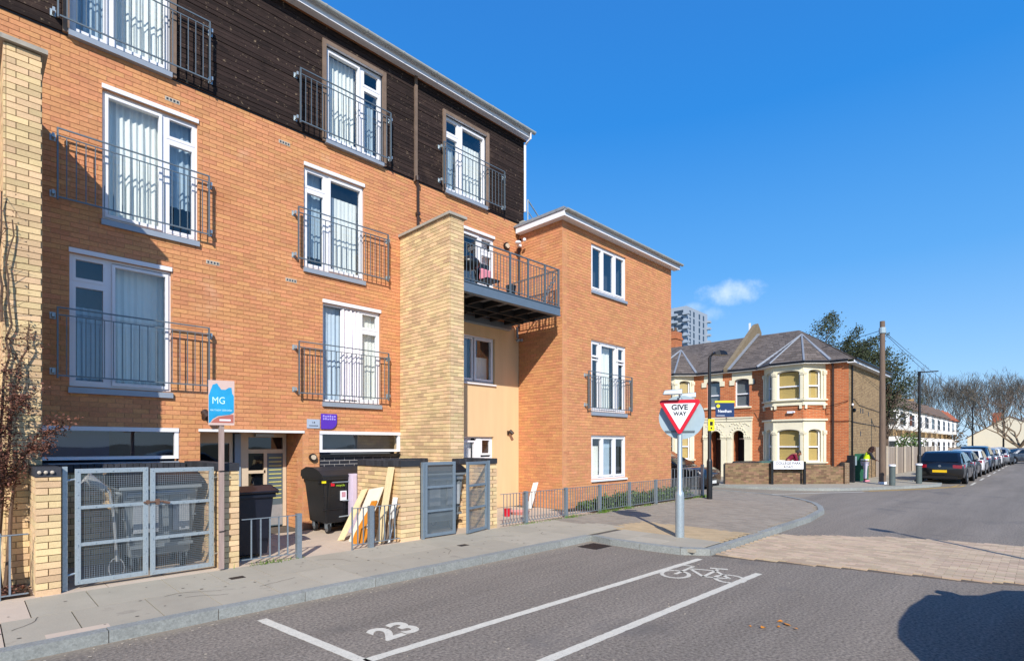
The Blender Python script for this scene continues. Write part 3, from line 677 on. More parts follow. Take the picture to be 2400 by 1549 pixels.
a, b, c, d_ = wn('L2'); french(F0, a, b, c, d_, 'R', lab='french window with gathered pale blue curtains and patterned side light', cur=[(1.56, 2.36, c+.08, d_, cw, .028, .16), (2.38, 2.8, c+.55, d_, cb, .02, .18)])
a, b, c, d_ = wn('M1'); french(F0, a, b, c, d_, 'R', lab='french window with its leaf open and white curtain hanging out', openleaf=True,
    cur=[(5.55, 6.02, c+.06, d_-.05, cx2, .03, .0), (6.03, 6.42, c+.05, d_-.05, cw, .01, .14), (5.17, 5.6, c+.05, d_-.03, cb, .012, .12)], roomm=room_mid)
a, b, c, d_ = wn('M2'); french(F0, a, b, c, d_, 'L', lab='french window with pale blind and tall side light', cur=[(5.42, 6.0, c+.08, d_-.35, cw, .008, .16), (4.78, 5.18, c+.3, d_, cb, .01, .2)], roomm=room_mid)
a, b, c, d_ = wn('B2'); french(F0, a, b, c, d_, 'R', lab='balcony door behind the steel balcony', cur=[(9.5, 9.86, c+.1, d_, cx2, .02, .16)])
juliet(AB, F0, .96, 3.0, 2.78, 3.80); juliet(AB, F0, .96, 3.0, 5.40, 6.43)
juliet(AB, F0, 4.57, 6.6, 2.77, 3.79); juliet(AB, F0, 4.56, 6.59, 5.39, 6.40)
# pale brick vents
for (u, z) in ((2.36, 7.52), (4.24, 7.55), (2.98, 4.94), (4.37, 4.93)):
    v = MB().box(u, u+.215, -.006, .02, z, z+.066, F0).build('air_vent', concrete_lt, AB)
    for k in range(4): MB().box(u+.02+k*.05, u+.05+k*.05, -.009, -.0055, z+.015, z+.05, F0).build('vent_hole', room_dark, v)
# render bay under the balcony
w3 = dict(R1=(8.6, 9.94, 3.38, 4.58), R0=(8.5, 9.9, .3, 1.98))
rw = wallback(F0, 6.98, 10.86, 0, 5.0, list(w3.values()), d0=.0, d1=.25).build('rendered_wall', render_cream, AB)
a, b, c, d_ = w3['R1']; window(AB, F0, a, b, c, d_, [(8.66, 9.22, c+.05, d_-.05, .3), (9.26, 9.89, c+.05, d_-.05, 2.2)], curtains=[(8.66, 9.2, c+.05, d_-.05, cb, .012, .18), (9.5, 9.9, c+.05, d_-.5, cw, .01, .2)], lab='casement window in the cream rendered wall', sill_m=upvc, sill_h=.06)
a, b, c, d_ = w3['R0']; window(AB, F0, a, b, c, d_, [(8.56, 9.3, c+.05, d_-.1, 2), (9.5, 9.86, 1.5, d_-.05, .3), (9.5, 9.86, c+.05, 1.45, .3)], curtains=[(9.0, 9.28, c, d_, cx2, .02, .15)], lab='ground floor door window behind the second bin store', sill=False, roomd=.6)
MB().box(9.34, 9.48, .05, .13, .35, 1.93, F0).build('door_post', upvc, AB)
# timber storey
FT = Fr(0, 10.43, 0)
TW = dict(L3=(1.12, 2.43, 8.0, 10.0), M3=(5.18, 6.49, 8.0, 9.9), R3=(8.25, 9.6, 8.0, 9.82))
ct = wallback(FT, -3.2, 11.03, 7.9, 10.42, list(TW.values()), d0=.03, d1=.25).build('timber_cladding', room_dark, AB)
bd = []; k = 0; z = 7.92; rb = random.Random(4)
while z < 10.3:
    segs = [(-3.2, 1.02), (1.02, 7.33), (7.40, 11.03)]
    for s in segs:
        iv = [s]
        for (a, b, c, e) in TW.values():
            if c-.09 < z+.05 < e+.1: iv = cut(iv, a-.09, b+.09)
        for (p, q) in iv: bd.append((FT, p+.002, q-.002, -.006+rb.random()*.014, .028, z, z+.074))
    z += .083; k += 1
pieces('board', bd, timber, ct, 300)
for n_, (a, b, c, e) in TW.items():
    MB().box(a-.085, a-.005, -.03, .1, c-.08, e+.085, FT).box(b+.005, b+.085, -.03, .1, c-.08, e+.085, FT).box(a-.005, b+.005, -.03, .1, e+.005, e+.085, FT).build('timber_reveal', timber_trim, AB)
french(FT, *TW['L3'], 'L', d=.07, lab='top floor french window cut by the picture edge', cur=[(1.65, 2.4, 8.1, 10, cw, .02, .16), (1.14, 1.6, 8.05, 10, cb, .02, .2)])
french(FT, *TW['M3'], 'R', d=.07, lab='top floor french window with pale drapes', cur=[(5.22, 5.95, 8.1, 9.85, cw, .024, .16), (6.05, 6.42, 8.1, 9.3, cb, .02, .2)])
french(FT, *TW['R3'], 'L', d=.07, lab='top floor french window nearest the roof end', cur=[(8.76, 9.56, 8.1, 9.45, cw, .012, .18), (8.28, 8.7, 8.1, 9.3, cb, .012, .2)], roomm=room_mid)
juliet(AB, FT, .96, 3.0, 8.05, 9.08); juliet(AB, FT, 4.58, 6.63, 8.04, 9.08); juliet(AB, FT, 8.09, 10.15, 8.05, 9.05)
MB().box(7.33, 7.40, -.045, .03, 7.86, 10.3, FT).build('cover_strip', timber_trim, AB)
MB().tube([(7.37, 10.32, 7.95), (7.37, 10.36, 7.84), (7.41, 10.40, 7.75), (7.42, 10.40, 5.3)], .03, 8).cyl(7.37, 10.35, 7.86, 7.96, .05).build('waste_pipe', brown_metal, AB, smooth=True)
MB().box(7.38, 7.46, 10.36, 10.45, 7.1, 7.16).box(7.38, 7.46, 10.36, 10.45, 6.2, 6.26).build('pipe_clip', brown_metal, AB)
# eaves
MB().box(-3.4, 11.1, 10.23, 10.42, 10.30, 10.33).build('soffit', upvc, AB)
MB().box(-3.4, 11.1, 10.20, 10.23, 10.26, 10.42).build('fascia', upvc, AB)
MB().box(-3.4, 11.12, 10.42, 10.47, 10.27, 10.31).build('timber_batten', mat('raw_batten', '#8a5a3a', .8), AB)
def gutter(parent, p0, p1, r=.06, out=Vector((0, -1, 0)), name='gutter', m=None):
    p0, p1 = Vector(p0), Vector(p1); ax = (p1-p0).normalized(); q = MB(); n = 8; pts = []
    for rr_ in (r, r-.006):
        for k in range(n+1): a = pi*k/n; pts.append((cos(a)*rr_, -sin(a)*rr_)) if rr_ == r else pts.append((cos(pi-a)*rr_, -sin(pi-a)*rr_))
    q.prism([p0+out*x+Vector((0, 0, z)) for x, z in pts], p1-p0)
    g_ = q.build(name, m or gutter_mat, parent, smooth=False)
    L = (p1-p0).length; k = .3
    while k < L:
        c = p0+ax*k; MB().prism([c+out*(x*1.12)+Vector((0, 0, z*1.12+.002)) for x, z in pts], ax*.035).build('gutter_clip', m or gutter_mat, g_); k += .9
    return g_
gutter(AB, (-3.4, 10.13, 10.42), (11.15, 10.13, 10.42), .06)
roofm = MB(); roofm.prism([(-3.4, 10.19, 10.43), (-3.4, 10.19, 10.46), (-3.4, 14.5, 11.5), (-3.4, 19, 10.47), (-3.4, 19, 10.3), (-3.4, 10.5, 10.3)], (14.53, 0, 0)).build('roof', slate, AB)
MB().box(-3.2, 11.0, 10.72, 10.9, 0, 10.3).build('inner_wall', room_dark, AB) if False else None
MB().box(10.85, 11.03, 10.73, 18.9, 0, 10.3).box(-3.2, 10.85, 18.7, 18.9, 0, 10.3).build('rear_wall', red_mortar, AB)
MB().box(-3.2, 10.8, 12.6, 12.7, 0, 10.2).build('inner_wall', room_mid, AB)
MB().tube([(11.0, 10.13, 10.36), (11.0, 10.16, 10.22), (11.0, 10.36, 10.1), (11.0, 10.36, 8.25)], .035, 8).build('downpipe', upvc, AB, smooth=True)
MB().prism([(10.84, 10.26, 7.95), (11.02, 10.26, 7.95), (11.0, 10.26, 7.75), (10.97, 10.26, 7.6), (10.89, 10.26, 7.6), (10.86, 10.26, 7.75)], (0, .17, 0)).build('rain_hopper', gutter_mat, AB)
MB().tube([(10.9, 10.36, 7.62), (10.9, 10.39, 7.5), (10.79, 10.39, 7.4), (10.79, 10.39, 5.0)], .035, 8).build('downpipe', brown_metal, AB, smooth=True)
MB().tube([(10.79, 10.39, 5.0), (10.79, 10.39, .1)], .033, 8).build('downpipe', brown_metal, AB, smooth=True) if False else None
# roof terrace rail over the wing
q = MB().tube([(11.1, 10.35, 8.62), (11.6, 10.35, 8.25), (11.6, 10.35, 7.8)], .02, 6).tube([(11.1, 10.35, 8.62), (11.1, 10.35, 7.8)], .02, 6).tube([(11.1, 10.35, 8.3), (11.6, 10.35, 7.95)], .015, 6)
q.build('terrace_rail', galv_light, AB)
# buff brick piers
def pier(x0, x1, y0, y1, z1, lab):
    p = MB().box(x0+.008, x1-.008, y0+.008, y1-.005, 0, z1).build('brick_pier', buff_mortar, AB, label=lab)
    brickface(p, Fr(x0, y1, -90), 0, y1-y0, .1, z1, [], buff_brick, 300)          # face towards -X
    brickface(p, Fr(x0, y0, 0), .022, x1-x0, .1, z1, [], buff_brick, 300, off=.11)
    brickface(p, Fr(x1, y0, 90), .022, y1-y0, .1, z1, [], buff_brick, 0)
    MB().box(x0-.05, x1+.05, y0-.05, y1-.002, z1+.0, z1+.055).build('coping', stone, p)
    return p
pier(.325, .67, 8.67, 10.46, 6.49, 'tall buff brick pier at the left edge behind the climbing shrub')
pier(6.967, 7.345, 8.67, 10.46, 6.46, 'tall buff brick pier carrying the steel balcony')
# balcony
bl = MB().box(7.35, 10.50, 8.68, 8.73, 5.0, 5.19).box(7.35, 10.50, 8.66, 8.80, 4.985, 5.0).box(7.35, 10.5, 8.66, 8.80, 5.19, 5.205).box(10.45, 10.50, 8.73, 10.4, 5.0, 5.19).box(7.35, 10.5, 10.38, 10.43, 4.9, 5.05).build('balcony', mat('balcony_steel', '#72808c', .45, metal=.4, var=.08), AB)
MB().box(7.35, 10.47, 8.73, 10.42, 5.13, 5.2).build('deck', mat('deck_soffit', '#8f8f90', .9, var=.15), bl)
dk = mat('dark_steel', '#26282b', .6)
for k in range(6):
    MB().box(7.6+k*.52, 7.66+k*.52, 8.74, 10.38, 4.99, 5.13).build('joist', dk, bl)
MB().box(7.35, 10.45, 9.5, 9.56, 4.97, 5.128).box(7.35, 10.45, 9.9, 9.96, 4.97, 5.126).build('cross_beam', dk, bl)
FB = Fr(0, 8.71, 0)
br = MB().box(7.36, 10.5, -.015, .015, 6.13, 6.155, FB).box(7.36, 10.5, -.01, .01, 6.02, 6.035, FB).box(7.36, 10.5, -.01, .01, 5.27, 5.285, FB).box(10.47, 10.5, -.0, 1.7, 6.13, 6.154, FB).box(10.475, 10.495, .016, 1.7, 5.27, 5.284, FB).build('balcony_railing', rail_dark, bl)
b = [(FB, 7.45+i*.1-.006, 7.45+i*.1+.006, -.006, .006, 5.285, 6.02) for i in range(31)]
b += [(Fr(10.485, 8.71, 90), .1+i*.12, .112+i*.12, -.006, .006, 5.284, 6.13) for i in range(14)]
pieces('bar', b, rail_dark, br)
for x in (8.75, 9.35, 9.95, 10.46):
    MB().box(x-.02, x+.02, -.025, .02, 5.2, 6.13, FB).build('post', rail_dark, br)
MB().tube([(9.9, 8.8, 5.25), (10.44, 8.8, 6.0)], .014, 6).tube([(9.97, 8.8, 5.25), (10.46, 8.8, 5.93)], .014, 6).build('brace', rail_dark, br)
# lamps and fittings fixed to the walls
def bulkhead(x, y, z, r=.07):
    q = MB().disc((x, y, z), (0, -1, 0), r, .05, 16).build('wall_lamp', black_metal, AB); MB().disc((x, y-.05, z), (0, -1, 0), r*.65, .03, 14).build('lens', cream_soffit, q)
bulkhead(10.35, 10.46, 7.15, .1); bulkhead(4.9, 10.46, 1.52, .075)
def spot(x, y, z, s=1.):
    q = MB().box(x-.025, x+.025, y-.03, y, z-.06, z+.05).tube([(x, y-.03, z), (x, y-.1*s, z-.02)], .015).tube([(x-.01, y-.09, z+.05*s), (x+.03, y-.17*s, z-.04*s)], .05*s, 10); q.build('wall_lamp', brown_metal, AB, smooth=True)
spot(2.93, 10.46, 2.28, 1.2); spot(10.42, 10.46, 2.1)
q = MB().cyl(10.75, 10.33, 7.2, 7.27, .06).tube([(10.75, 10.4, 7.24), (10.6, 10.25, 7.26)], .03).ball((10.58, 10.22, 7.25), .09, .09, .05).ball((11.0-.35, 10.05, 7.3), .05, .05, .05); q.build('security_camera', upvc, AB, smooth=True)
MB().tube([(10.7, 10.38, 5.0), (10.7, 10.36, 4.7)], .03).ball((10.66, 10.3, 4.62), .07, .07, .05).ball((10.78, 10.28, 4.64), .05, .05, .045).build('security_camera', galv, AB, smooth=True)
MB().box(7.35, 10.47, 10.40, 10.46, 4.86, 4.90).build('drip_rail', galv_light, AB)

# entrance recess: canopy edge, soffit, side window, glazed screen, grey door with frosted strips
MB().box(2.86, 4.74, -.02, .05, 2.0, 2.045, F0).build('lintel_trim', white_paint, AB)
MB().box(2.89, 4.715, .05, 1.0, 2.0, 2.03, F0).build('recess_soffit', cream_soffit, AB)
FE = Fr(0, 11.22, 0)
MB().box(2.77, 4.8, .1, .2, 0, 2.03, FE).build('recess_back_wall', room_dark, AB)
w = MB().box(2.9, 3.66, 0, .06, 1.80, 2.0, FE).box(3.60, 3.66, 0, .06, 0, 1.8, FE).box(2.9, 3.6, 0, .05, .9, .96, FE).build('entrance_window', cream_soffit, AB)
MB().poly([FE.p(2.9, .03, .96), FE.p(3.6, .03, .96), FE.p(3.6, .03, 1.8), FE.p(2.9, .03, 1.8)]).build('pane', glass_tint, w)
MB().box(2.9, 3.6, .05, .07, .1, .9, FE).build('panel', cream_soffit, w)
MB().box(3.69, 3.80, -.03, .08, .1, 1.98, FE).build('door_column', mat('blue_grey_post', '#8395a6', .5, var=.1), AB)
ds = MB()
for (a, b, c, e) in ((3.80, 3.95, .1, 2.0), (4.63, 4.70, .1, 2.0), (3.95, 4.63, 1.92, 2.0), (3.95, 4.63, 1.6, 1.68), (3.95, 4.28, 1.2, 1.26), (3.95, 4.28, .8, .87), (4.25, 4.31, .1, 1.6), (3.95, 4.25, .1, .2)): ds.box(a, b, 0, .07, c, e, FE)
dsc = ds.build('entrance_screen', cream_soffit, AB)
for (a, b, c, e) in ((3.95, 4.63, 1.68, 1.92), (3.95, 4.25, 1.26, 1.6), (3.95, 4.25, .87, 1.2), (3.95, 4.25, .2, .8)):
    MB().poly([FE.p(a, .04, c), FE.p(b, .04, c), FE.p(b, .04, e), FE.p(a, .04, e)]).build('pane', glass_tint, dsc)
dr = MB().box(4.315, 4.625, .01, .06, .55, 1.6, FE).box(4.315, 4.625, .01, .06, .12, .14, FE).build('front_door', door_grey, AB)
MB().box(4.315, 4.625, .012, .06, .14, .55, FE).build('kick_panel', mat('silver_panel', '#9a9d9f', .5, metal=.2), dr)
pieces('frosted_strip', [(FE, 4.35, 4.60, .004, .012, .68+i*.082, .694+i*.082) for i in range(11)], yellow_strip, dr)
MB().box(4.05, 4.4, -.12, -.0, 1.93, 1.99, FE).build('ceiling_lamp', galv_light, AB)

# wing
FW = Fr(0, 8.9, 0)
WW = dict(a=(12.10, 13.82, 6.03, 7.3), b=(12.10, 13.82, 2.70, 4.65), c=(12.10, 13.82, .82, 2.03))
ww = wallback(FW, 10.87, 16.53, 0, 7.6, list(WW.values()), d0=.007, d1=.25)
ww.box(.0, 1.55, .007, .2, 0, 7.6, Fr(10.855, 10.45, -90)); ww.box(16.3, 16.53, 9.16, 17, 0, 7.6); wwo = ww.build('wing_wall', red_mortar, AB)
brickface(wwo, FW, 10.877, 16.535, .1, 7.6, [(a, b, c-.05, d) for a, b, c, d in WW.values()], red_brick, 300)
wws = MB().box(0, .01, .05, .06, .3, .4, Fr(10.855, 10.45, -90)).build('wing_side_wall', red_mortar, AB)
brickface(wws, Fr(10.855, 10.47, -90), 0, 1.57, .1, 7.6, [], red_brick, 300)
MB().box(10.9, 16.5, 10.2, 10.3, 0, 7.5).build('inner_wall', room_mid, AB)
a, b, c, e = WW['a']; u1, u2 = a+.56, a+1.16
window(AB, FW, a, b, c, e, [(a+.05, u1-.02, c+.05, e-.05, 1), (u1+.02, u2-.02, c+.05, e-.05, .3), (u2+.02, b-.05, c+.05, e-.05, 1)], d=.04, head=False, curtains=[(u2+.1, b-.3, c+.05, e-.05, cx2, .01, .2)], lab='three light casement at the top of the wing', roomd=.45)
a, b, c, e = WW['b']
w = window(AB, FW, a, b, c, e, [(a+.05, a+.40, c+.05, e-.5, .3), (a+.05, a+.40, e-.45, e-.05, .3), (a+.46, a+1.22, c+.05, e-.06, 2), (b-.40, b-.05, c+.05, e-.5, .3), (b-.40, b-.05, e-.45, e-.05, .3)], d=.04, curtains=[(a+.5, b-.6, c+.1, e-.1, cw, .02, .16), (a+.08, a+.3, c+.1, e-.1, cw, .015, .16), (b-.38, b-.1, c+.1, e-.1, cw, .015, .16)], lab='french window of the wing behind its small railing', sill_h=.12)
a, b, c, e = WW['c']
window(AB, FW, a, b, c, e, [(a+.05, u1-.02, c+.05, e-.05, 1), (u1+.02, u2-.02, c+.05, e-.05, .3), (u2+.02, b-.05, c+.05, e-.05, 1)], d=.04, curtains=[(a+.2, u1+.1, c, e-.3, cw, .02, .2), (u1+.2, u2, c, e, cb, .02, .16), (u2+.1, b-.2, c, e-.2, cx2, .02, .2)], lab='ground floor casement of the wing', sill_m=upvc, sill_h=.07)
juliet(AB, FW, 11.83, 13.98, 2.77, 3.77, d=-.11)
MB().box(10.67, 16.72, 8.68, 8.71, 7.57, 7.71).box(10.67, 10.70, 8.71, 10.4, 7.57, 7.76).box(10.70, 16.72, 8.71, 8.9, 7.57, 7.59).box(10.70, 10.85, 8.9, 10.4, 7.57, 7.59).build('fascia', upvc, AB)
gutter(AB, (10.66, 8.62, 7.73), (16.78, 8.62, 7.73), .055)
MB().box(10.65, 16.75, 8.66, 17, 7.74, 7.78).box(10.64, 10.66, 8.68, 10.4, 7.72, 7.79).build('flat_roof', lead, AB)
MB().box(16.3, 16.53, 9.15, 17, 7.4, 7.56).build('wing_plate', red_mortar, AB)

# wall signs (things of their own)
sg = thing('number_plate_sign', 'small pale grey plate left of the purple sign', 'sign', (4.92, 10.46, 2.1))
MB().box(4.79, 5.055, -.02, -.004, 2.10, 2.28, F0).build('plate', mat('plate_bluegrey', '#a7b4c6', .5, var=.05), sg)
text(sg, '1-8', .05, F0, 4.92, -.022, 2.215, sign_black); text(sg, 'SANDHURST HSE', .027, F0, 4.92, -.022, 2.15, sign_black) if False else MB().box(4.83, 5.02, -.023, -.0205, 2.145, 2.158, F0).build('lettering', sign_black, sg)
ps = thing('purple_sign', 'purple sign with one round corner on the brick wall', 'sign', (5.25, 10.46, 2.1))
P = [(5.08, 2.40), (5.08, 2.09), (5.27, 2.09)] + [(5.27+.15*sin(q), 2.24-.15*cos(q)) for q in (.3, .6, .9, 1.2, 1.5)] + [(5.42, 2.40)]
MB().prism([F0.p(u, -.03, z) for u, z in P], (0, .02, 0)).build('plate', purple, ps)
pl_ = mat('sign_lilac', '#a99be8', .4, var=0)
for r_, zz in enumerate((2.352, 2.297)):
    for k in range(6): MB().box(5.115+k*.048, 5.148+k*.048, -.033, -.0305, zz-.02, zz+.02-.006*((k*5+r_) % 3), F0).build('lettering', pl_, ps)

# ------------------------------------------------------------ bin stores, gates, railings
def lowwall(parent, x0, y0, length, ang, z1, th=.215, nmax=300, cop=True, fromface=True):
    """solid garden wall of real bricks two wythes thick, blue brick-on-edge coping"""
    fr = Fr(x0, y0, ang); z = .09; k = 0; B = []; rnd = random.Random(int(x0*50+y0))
    zt = z1-(.11 if cop else 0)
    MB().box(.012, length-.012, .012, th-.012, .05, zt, fr).build('mortar_core', buff_mortar, parent)
    while z < zt-.03:
        j = .0045; zb, ze = z+j, min(z+.075, zt)-j
        if k % 2 == 0:
            B.append((fr, j*.3, .1025, 0, th, zb, ze)); u = .1125
        else: u = 0
        while u < length-.02:
            e = min(u+.225, length)
            B.append((fr, u+(j if u else 0), e-(j if e < length else 0), 0, .1025, zb, ze)); B.append((fr, u+(j if u else 0), e-(j if e < length else 0), th-.1025, th, zb, ze))
            if th > .26 and u < .01: B.append((fr, u, e-j, .112, th-.112, zb, ze))
            u = e
        z += .075; k += 1
    pieces('brick', B, buff_brick, parent, nmax)
    if cop:
        c = []; u = 0
        while u < length-.02:
            e = min(u+.075, length); c.append((fr, u+.004, e-.004, -.005, th+.005, zt+.003, z1-rnd.random()*.004)); u = e
        pieces('coping_brick', c, coping_mat, parent, 120)
# first store: walls run back (u=+Y with inward = -X)
w1 = thing('boundary_wall', 'buff brick pier and wall left of the big mesh gates with dark coping', 'brick wall', (.77, 7.9, .09))
lowwall(w1, .77, 7.9, 1.5, 90, 1.52)
for k in range(3): MB().ball((.585+k*.055, 7.885, 1.465), .019, .012, .019, 8, 5).build('mortar_blob', concrete_lt, w1)
w2 = thing('boundary_wall', 'buff brick pier between the mesh gates and the entrance path', 'brick wall', (2.66, 7.9, .09))
lowwall(w2, 2.66, 7.9, 1.7, 90, 1.52, th=.23)
w3_ = thing('boundary_wall', 'low coped brick wall at the back of the first bin store', 'brick wall', (1.6, 9.4, .09))
lowwall(w3_, .68, 9.45, 1.74, 0, 1.5, nmax=80)
w4 = thing('boundary_wall', 'buff brick wall behind the leaning planks with dark coping', 'brick wall', (5.68, 7.9, .09))
lowwall(w4, 5.68, 7.9, .4, 90, 1.5, th=.40); lowwall(w4, 5.50, 8.31, 1.06, 90, 1.49)
w5 = thing('boundary_wall', 'slim buff brick pier right of the second bin store gates', 'brick wall', (7.58, 7.9, .09))
lowwall(w5, 7.57, 7.9, 1.3, 90, 1.5, th=.24)
w6 = thing('boundary_wall', 'coped wall at the back of the second bin store beside the tall pier', 'brick wall', (6.2, 9.36, .09))
lowwall(w6, 5.52, 9.38, 1.44, 0, 1.49, nmax=60); lowwall(w6, 7.0, 8.42, .56, 0, 1.49, nmax=60)

def meshgate(root, fr, u0, u1, z0, z1, m, t=.055, dm=None, mesh=True, pitch=.024, nb=True):
    lf = MB(); lf.box(u0, u0+t, 0, .04, z0, z1, fr).box(u1-t, u1, 0, .04, z0, z1, fr).box(u0+t, u1-t, 0, .04, z0, z0+t, fr).box(u0+t, u1-t, 0, .04, z1-t, z1, fr)
    leaf = lf.build('gate_leaf', m, root, bevel=.003)
    zz = [z0+(z1-z0)*.345, z0+(z1-z0)*.665]
    for z in zz: MB().box(u0+t, u1-t, .003, .037, z-.02, z+.02, fr).build('cross_rail', m, leaf)
    if mesh:
        q = MB(); u = u0+t+pitch/2
        while u < u1-t: q.box(u-.0016, u+.0016, .040, .0422, z0+t, z1-t, fr); u += pitch
        z = z0+t+pitch/2
        while z < z1-t: q.box(u0+t, u1-t, .0424, .0446, z-.0016, z+.0016, fr); z += pitch
        q.build('wire_mesh', mat_once('wire', m), leaf, kind='stuff')
    if nb:
        q = MB()
        for z in [z0+.03, z1-.03]+zz:
            for k in range(5): uu = u0+t/2+(u1-u0-t)*k/4; q.ball(fr.p(uu, -.004, z), .007, .006, .007, 6, 4)
        for k in range(1, 9):
            for uu in (u0+t/2, u1-t/2): q.ball(fr.p(uu, -.004, z0+(z1-z0)*k/9), .007, .006, .007, 6, 4)
        q.build('rivets', galv_light, leaf, kind='stuff')
    return leaf
def mat_once(n, base):
    if n not in MATS: mat(n, '#7c8890', .6, metal=.3, var=.05)
    return MATS[n]
g1 = thing('bin_store_gate', 'pair of galvanised mesh gates bolted shut, left of the agent board post', 'gate', (1.65, 8.0, .1))
FG = Fr(0, 8.0, 0)
meshgate(g1, FG, .905, 1.625, .145, 1.49, galv_light)
meshgate(g1, FG, 1.645, 2.375, .135, 1.475, galv_light)
MB().box(.79, .835, -.03, .03, .1, 1.52, FG).build('gate_post', galv_light, g1)
for z in (.27, 1.36): MB().tube([FG.p(.835, 0, z), FG.p(.905, .02, z+.01)], .012, 6).build('hinge', galv_light, g1)
MB().tube([FG.p(1.57, -.02, 1.055), FG.p(1.78, -.02, 1.055)], .011, 8).box(1.60, 1.63, -.03, 0, 1.03, 1.08, FG).box(1.7, 1.74, -.035, 0, 1.02, 1.09, FG).tube([FG.p(1.78, -.03, 1.05), FG.p(1.85, -.035, 1.03)], .016, 6).build('bolt', mat('rusty_bolt', '#6f5648', .7, metal=.3), g1)
MB().tube([FG.p(2.375, .01, 1.33), FG.p(2.45, .05, 1.33)], .008, 6).tube([FG.p(2.375, .01, .3), FG.p(2.45, .05, .3)], .008, 6).build('hinge', galv_light, g1)
g2 = thing('bin_store_gate', 'pair of grey steel gates, right leaf ajar, in front of the second bin store', 'gate', (6.5, 7.85, .1))
FG2 = Fr(0, 7.86, 0)
meshgate(g2, FG2, 5.76, 6.46, .12, 1.46, gate_grey, nb=False, pitch=.013)
an = math.degrees(atan2(7.66-7.86, 6.57-7.27)); fr2 = Fr(7.27, 7.86, an, -1)
meshgate(g2, fr2, 0, .71, .12, 1.45, gate_grey, nb=False, pitch=.018)
MB().box(5.69, 5.73, -.03, .03, .1, 1.46, FG2).box(7.28, 7.315, -.02, .03, .1, 1.46, FG2).build('gate_post', gate_grey, g2)
for z in (.25, 1.3):
    MB().tube([FG2.p(5.73, 0, z), FG2.p(5.765, .0, z)], .014, 6).build('hinge', gate_grey, g2)

# floor lamp, stored behind the mesh
lampgrey = mat('dull_white_metal', '#9c9d9b', .6)
fl = thing('floor_lamp', 'discarded white floor lamp leaning behind the mesh gate', 'lamp', (1.35, 8.25, .1))
MB().tube([(1.34, 8.22, .32), (1.31, 8.25, .9), (1.27, 8.27, 1.18), (1.2, 8.28, 1.27), (1.08, 8.28, 1.3)], .016, 8).build('stem', lampgrey, fl, smooth=True)
MB().tube([(1.22, 8.28, 1.22), (1.03, 8.28, 1.36)], [.045, .09], 14, cap=False).build('lamp_shade', lampgrey, fl, smooth=True)
q = MB(); P = [(1.335+.08*cos(t*pi/8), 8.22+.03*sin(t*pi/8), .24+.12*sin(t*pi/8)) for t in range(17)]; q.tube(P, .006, 6).build('base', lampgrey, fl, smooth=True)

def eurobin(name, lab, x0, x1, y0, y1, z1, body, lidm, group=None):
    r = thing(name, lab, 'wheeled container', ((x0+x1)/2, (y0+y1)/2, .1), group)
    q = MB(); zb = .30; ti = .09
    q.hexa([(x0+ti, y0+ti*.8, zb), (x1-ti, y0+ti*.8, zb), (x1-ti, y1-ti*.6, zb), (x0+ti, y1-ti*.6, zb), (x0, y0, z1-.14), (x1, y0, z1-.14), (x1, y1, z1-.1), (x0, y1, z1-.1)])
    bo = q.build('body', body, r, bevel=.012)
    q = MB(); nb = 4
    for k in range(nb):
        a = x0+.12+(x1-x0-.24)*k/(nb-1)
        q.hexa([(a-.02, y0+.065, zb+.03), (a+.02, y0+.065, zb+.03), (a+.02, y0+.1, zb+.03), (a-.02, y0+.1, zb+.03), (a-.02, y0-.02, z1-.2), (a+.02, y0-.02, z1-.2), (a+.02, y0+.03, z1-.2), (a-.02, y0+.03, z1-.2)])
    for z in (.55, .8): q.box(x0+.02, x1-.02, y0+.0+.05*(1-(z-.3)/.9), y0+.1, z, z+.018)
    q.build('ribs', body, r)
    MB().box(x0-.035, x1+.035, y0-.04, y1+.03, z1-.16, z1-.1).build('rim', body, r, bevel=.01)
    n = 6; L = MB(); prof = [(y0-.05, z1-.11), (y0-.05, z1-.07), (y0+.12, z1+.02), (y0+.35, z1+.07), (y1-.2, z1+.07), (y1+.02, z1-.0), (y1+.03, z1-.1)]
    L.prism([(x0-.05, a, b) for a, b in prof], (x1-x0+.1, 0, 0)).build('lid', lidm, r, bevel=.01)
    for k in (0, 1): MB().tube([(x0-.05, y0+.1, z1-.2-.0), (x0+.02, y0+.1, z1-.2)], .03) .build('trunnion', body, r) if k == 0 else None
    MB().tube([(x0+.15, y0-.045, z1-.2), (x1-.15, y0-.045, z1-.2)], .012, 6).build('handle', galv, r)
    for (a, b) in ((x0+.16, y0+.14), (x1-.16, y0+.14), (x0+.16, y1-.14), (x1-.16, y1-.14)):
        cst = MB().tube([(a-.022, b, .19), (a+.022, b, .19)], .088, 14).build('wheel', rubber, r)
        MB().tube([(a-.026, b, .19), (a+.026, b, .19)], .055, 12).build('hub', rim_mat, cst)
        MB().box(a-.04, a-.03, b-.05, b+.05, .19, .3).box(a+.03, a+.04, b-.05, b+.05, .19, .3).box(a-.05, a+.05, b-.05, b+.05, .285, .3).build('caster_fork', galv, cst)
    return r
eb = eurobin('wheeled_container', 'black plastic four wheeled rubbish container beside the entrance', 4.66, 5.9, 9.5, 10.3, 1.27, bin_black, bin_black)
FBn = Fr(0, 9.5, 0)
stk = mat('sticker_green', '#a8c63a', .5, var=0)
text(eb, 'Biffa', .075, FBn, 4.98, -.03, 1.04, stk) if False else text(eb, 'recycle', .062, FBn, 4.99, -.028, 1.01, stk)
MB().disc((5.24, 9.475, 1.02), (0, -1, 0), .045, .004, 12).build('badge', stk, eb)
MB().box(4.8, 4.87, -.03, -.018, 1.0, 1.06, FBn).build('sticker', red_paint, eb)
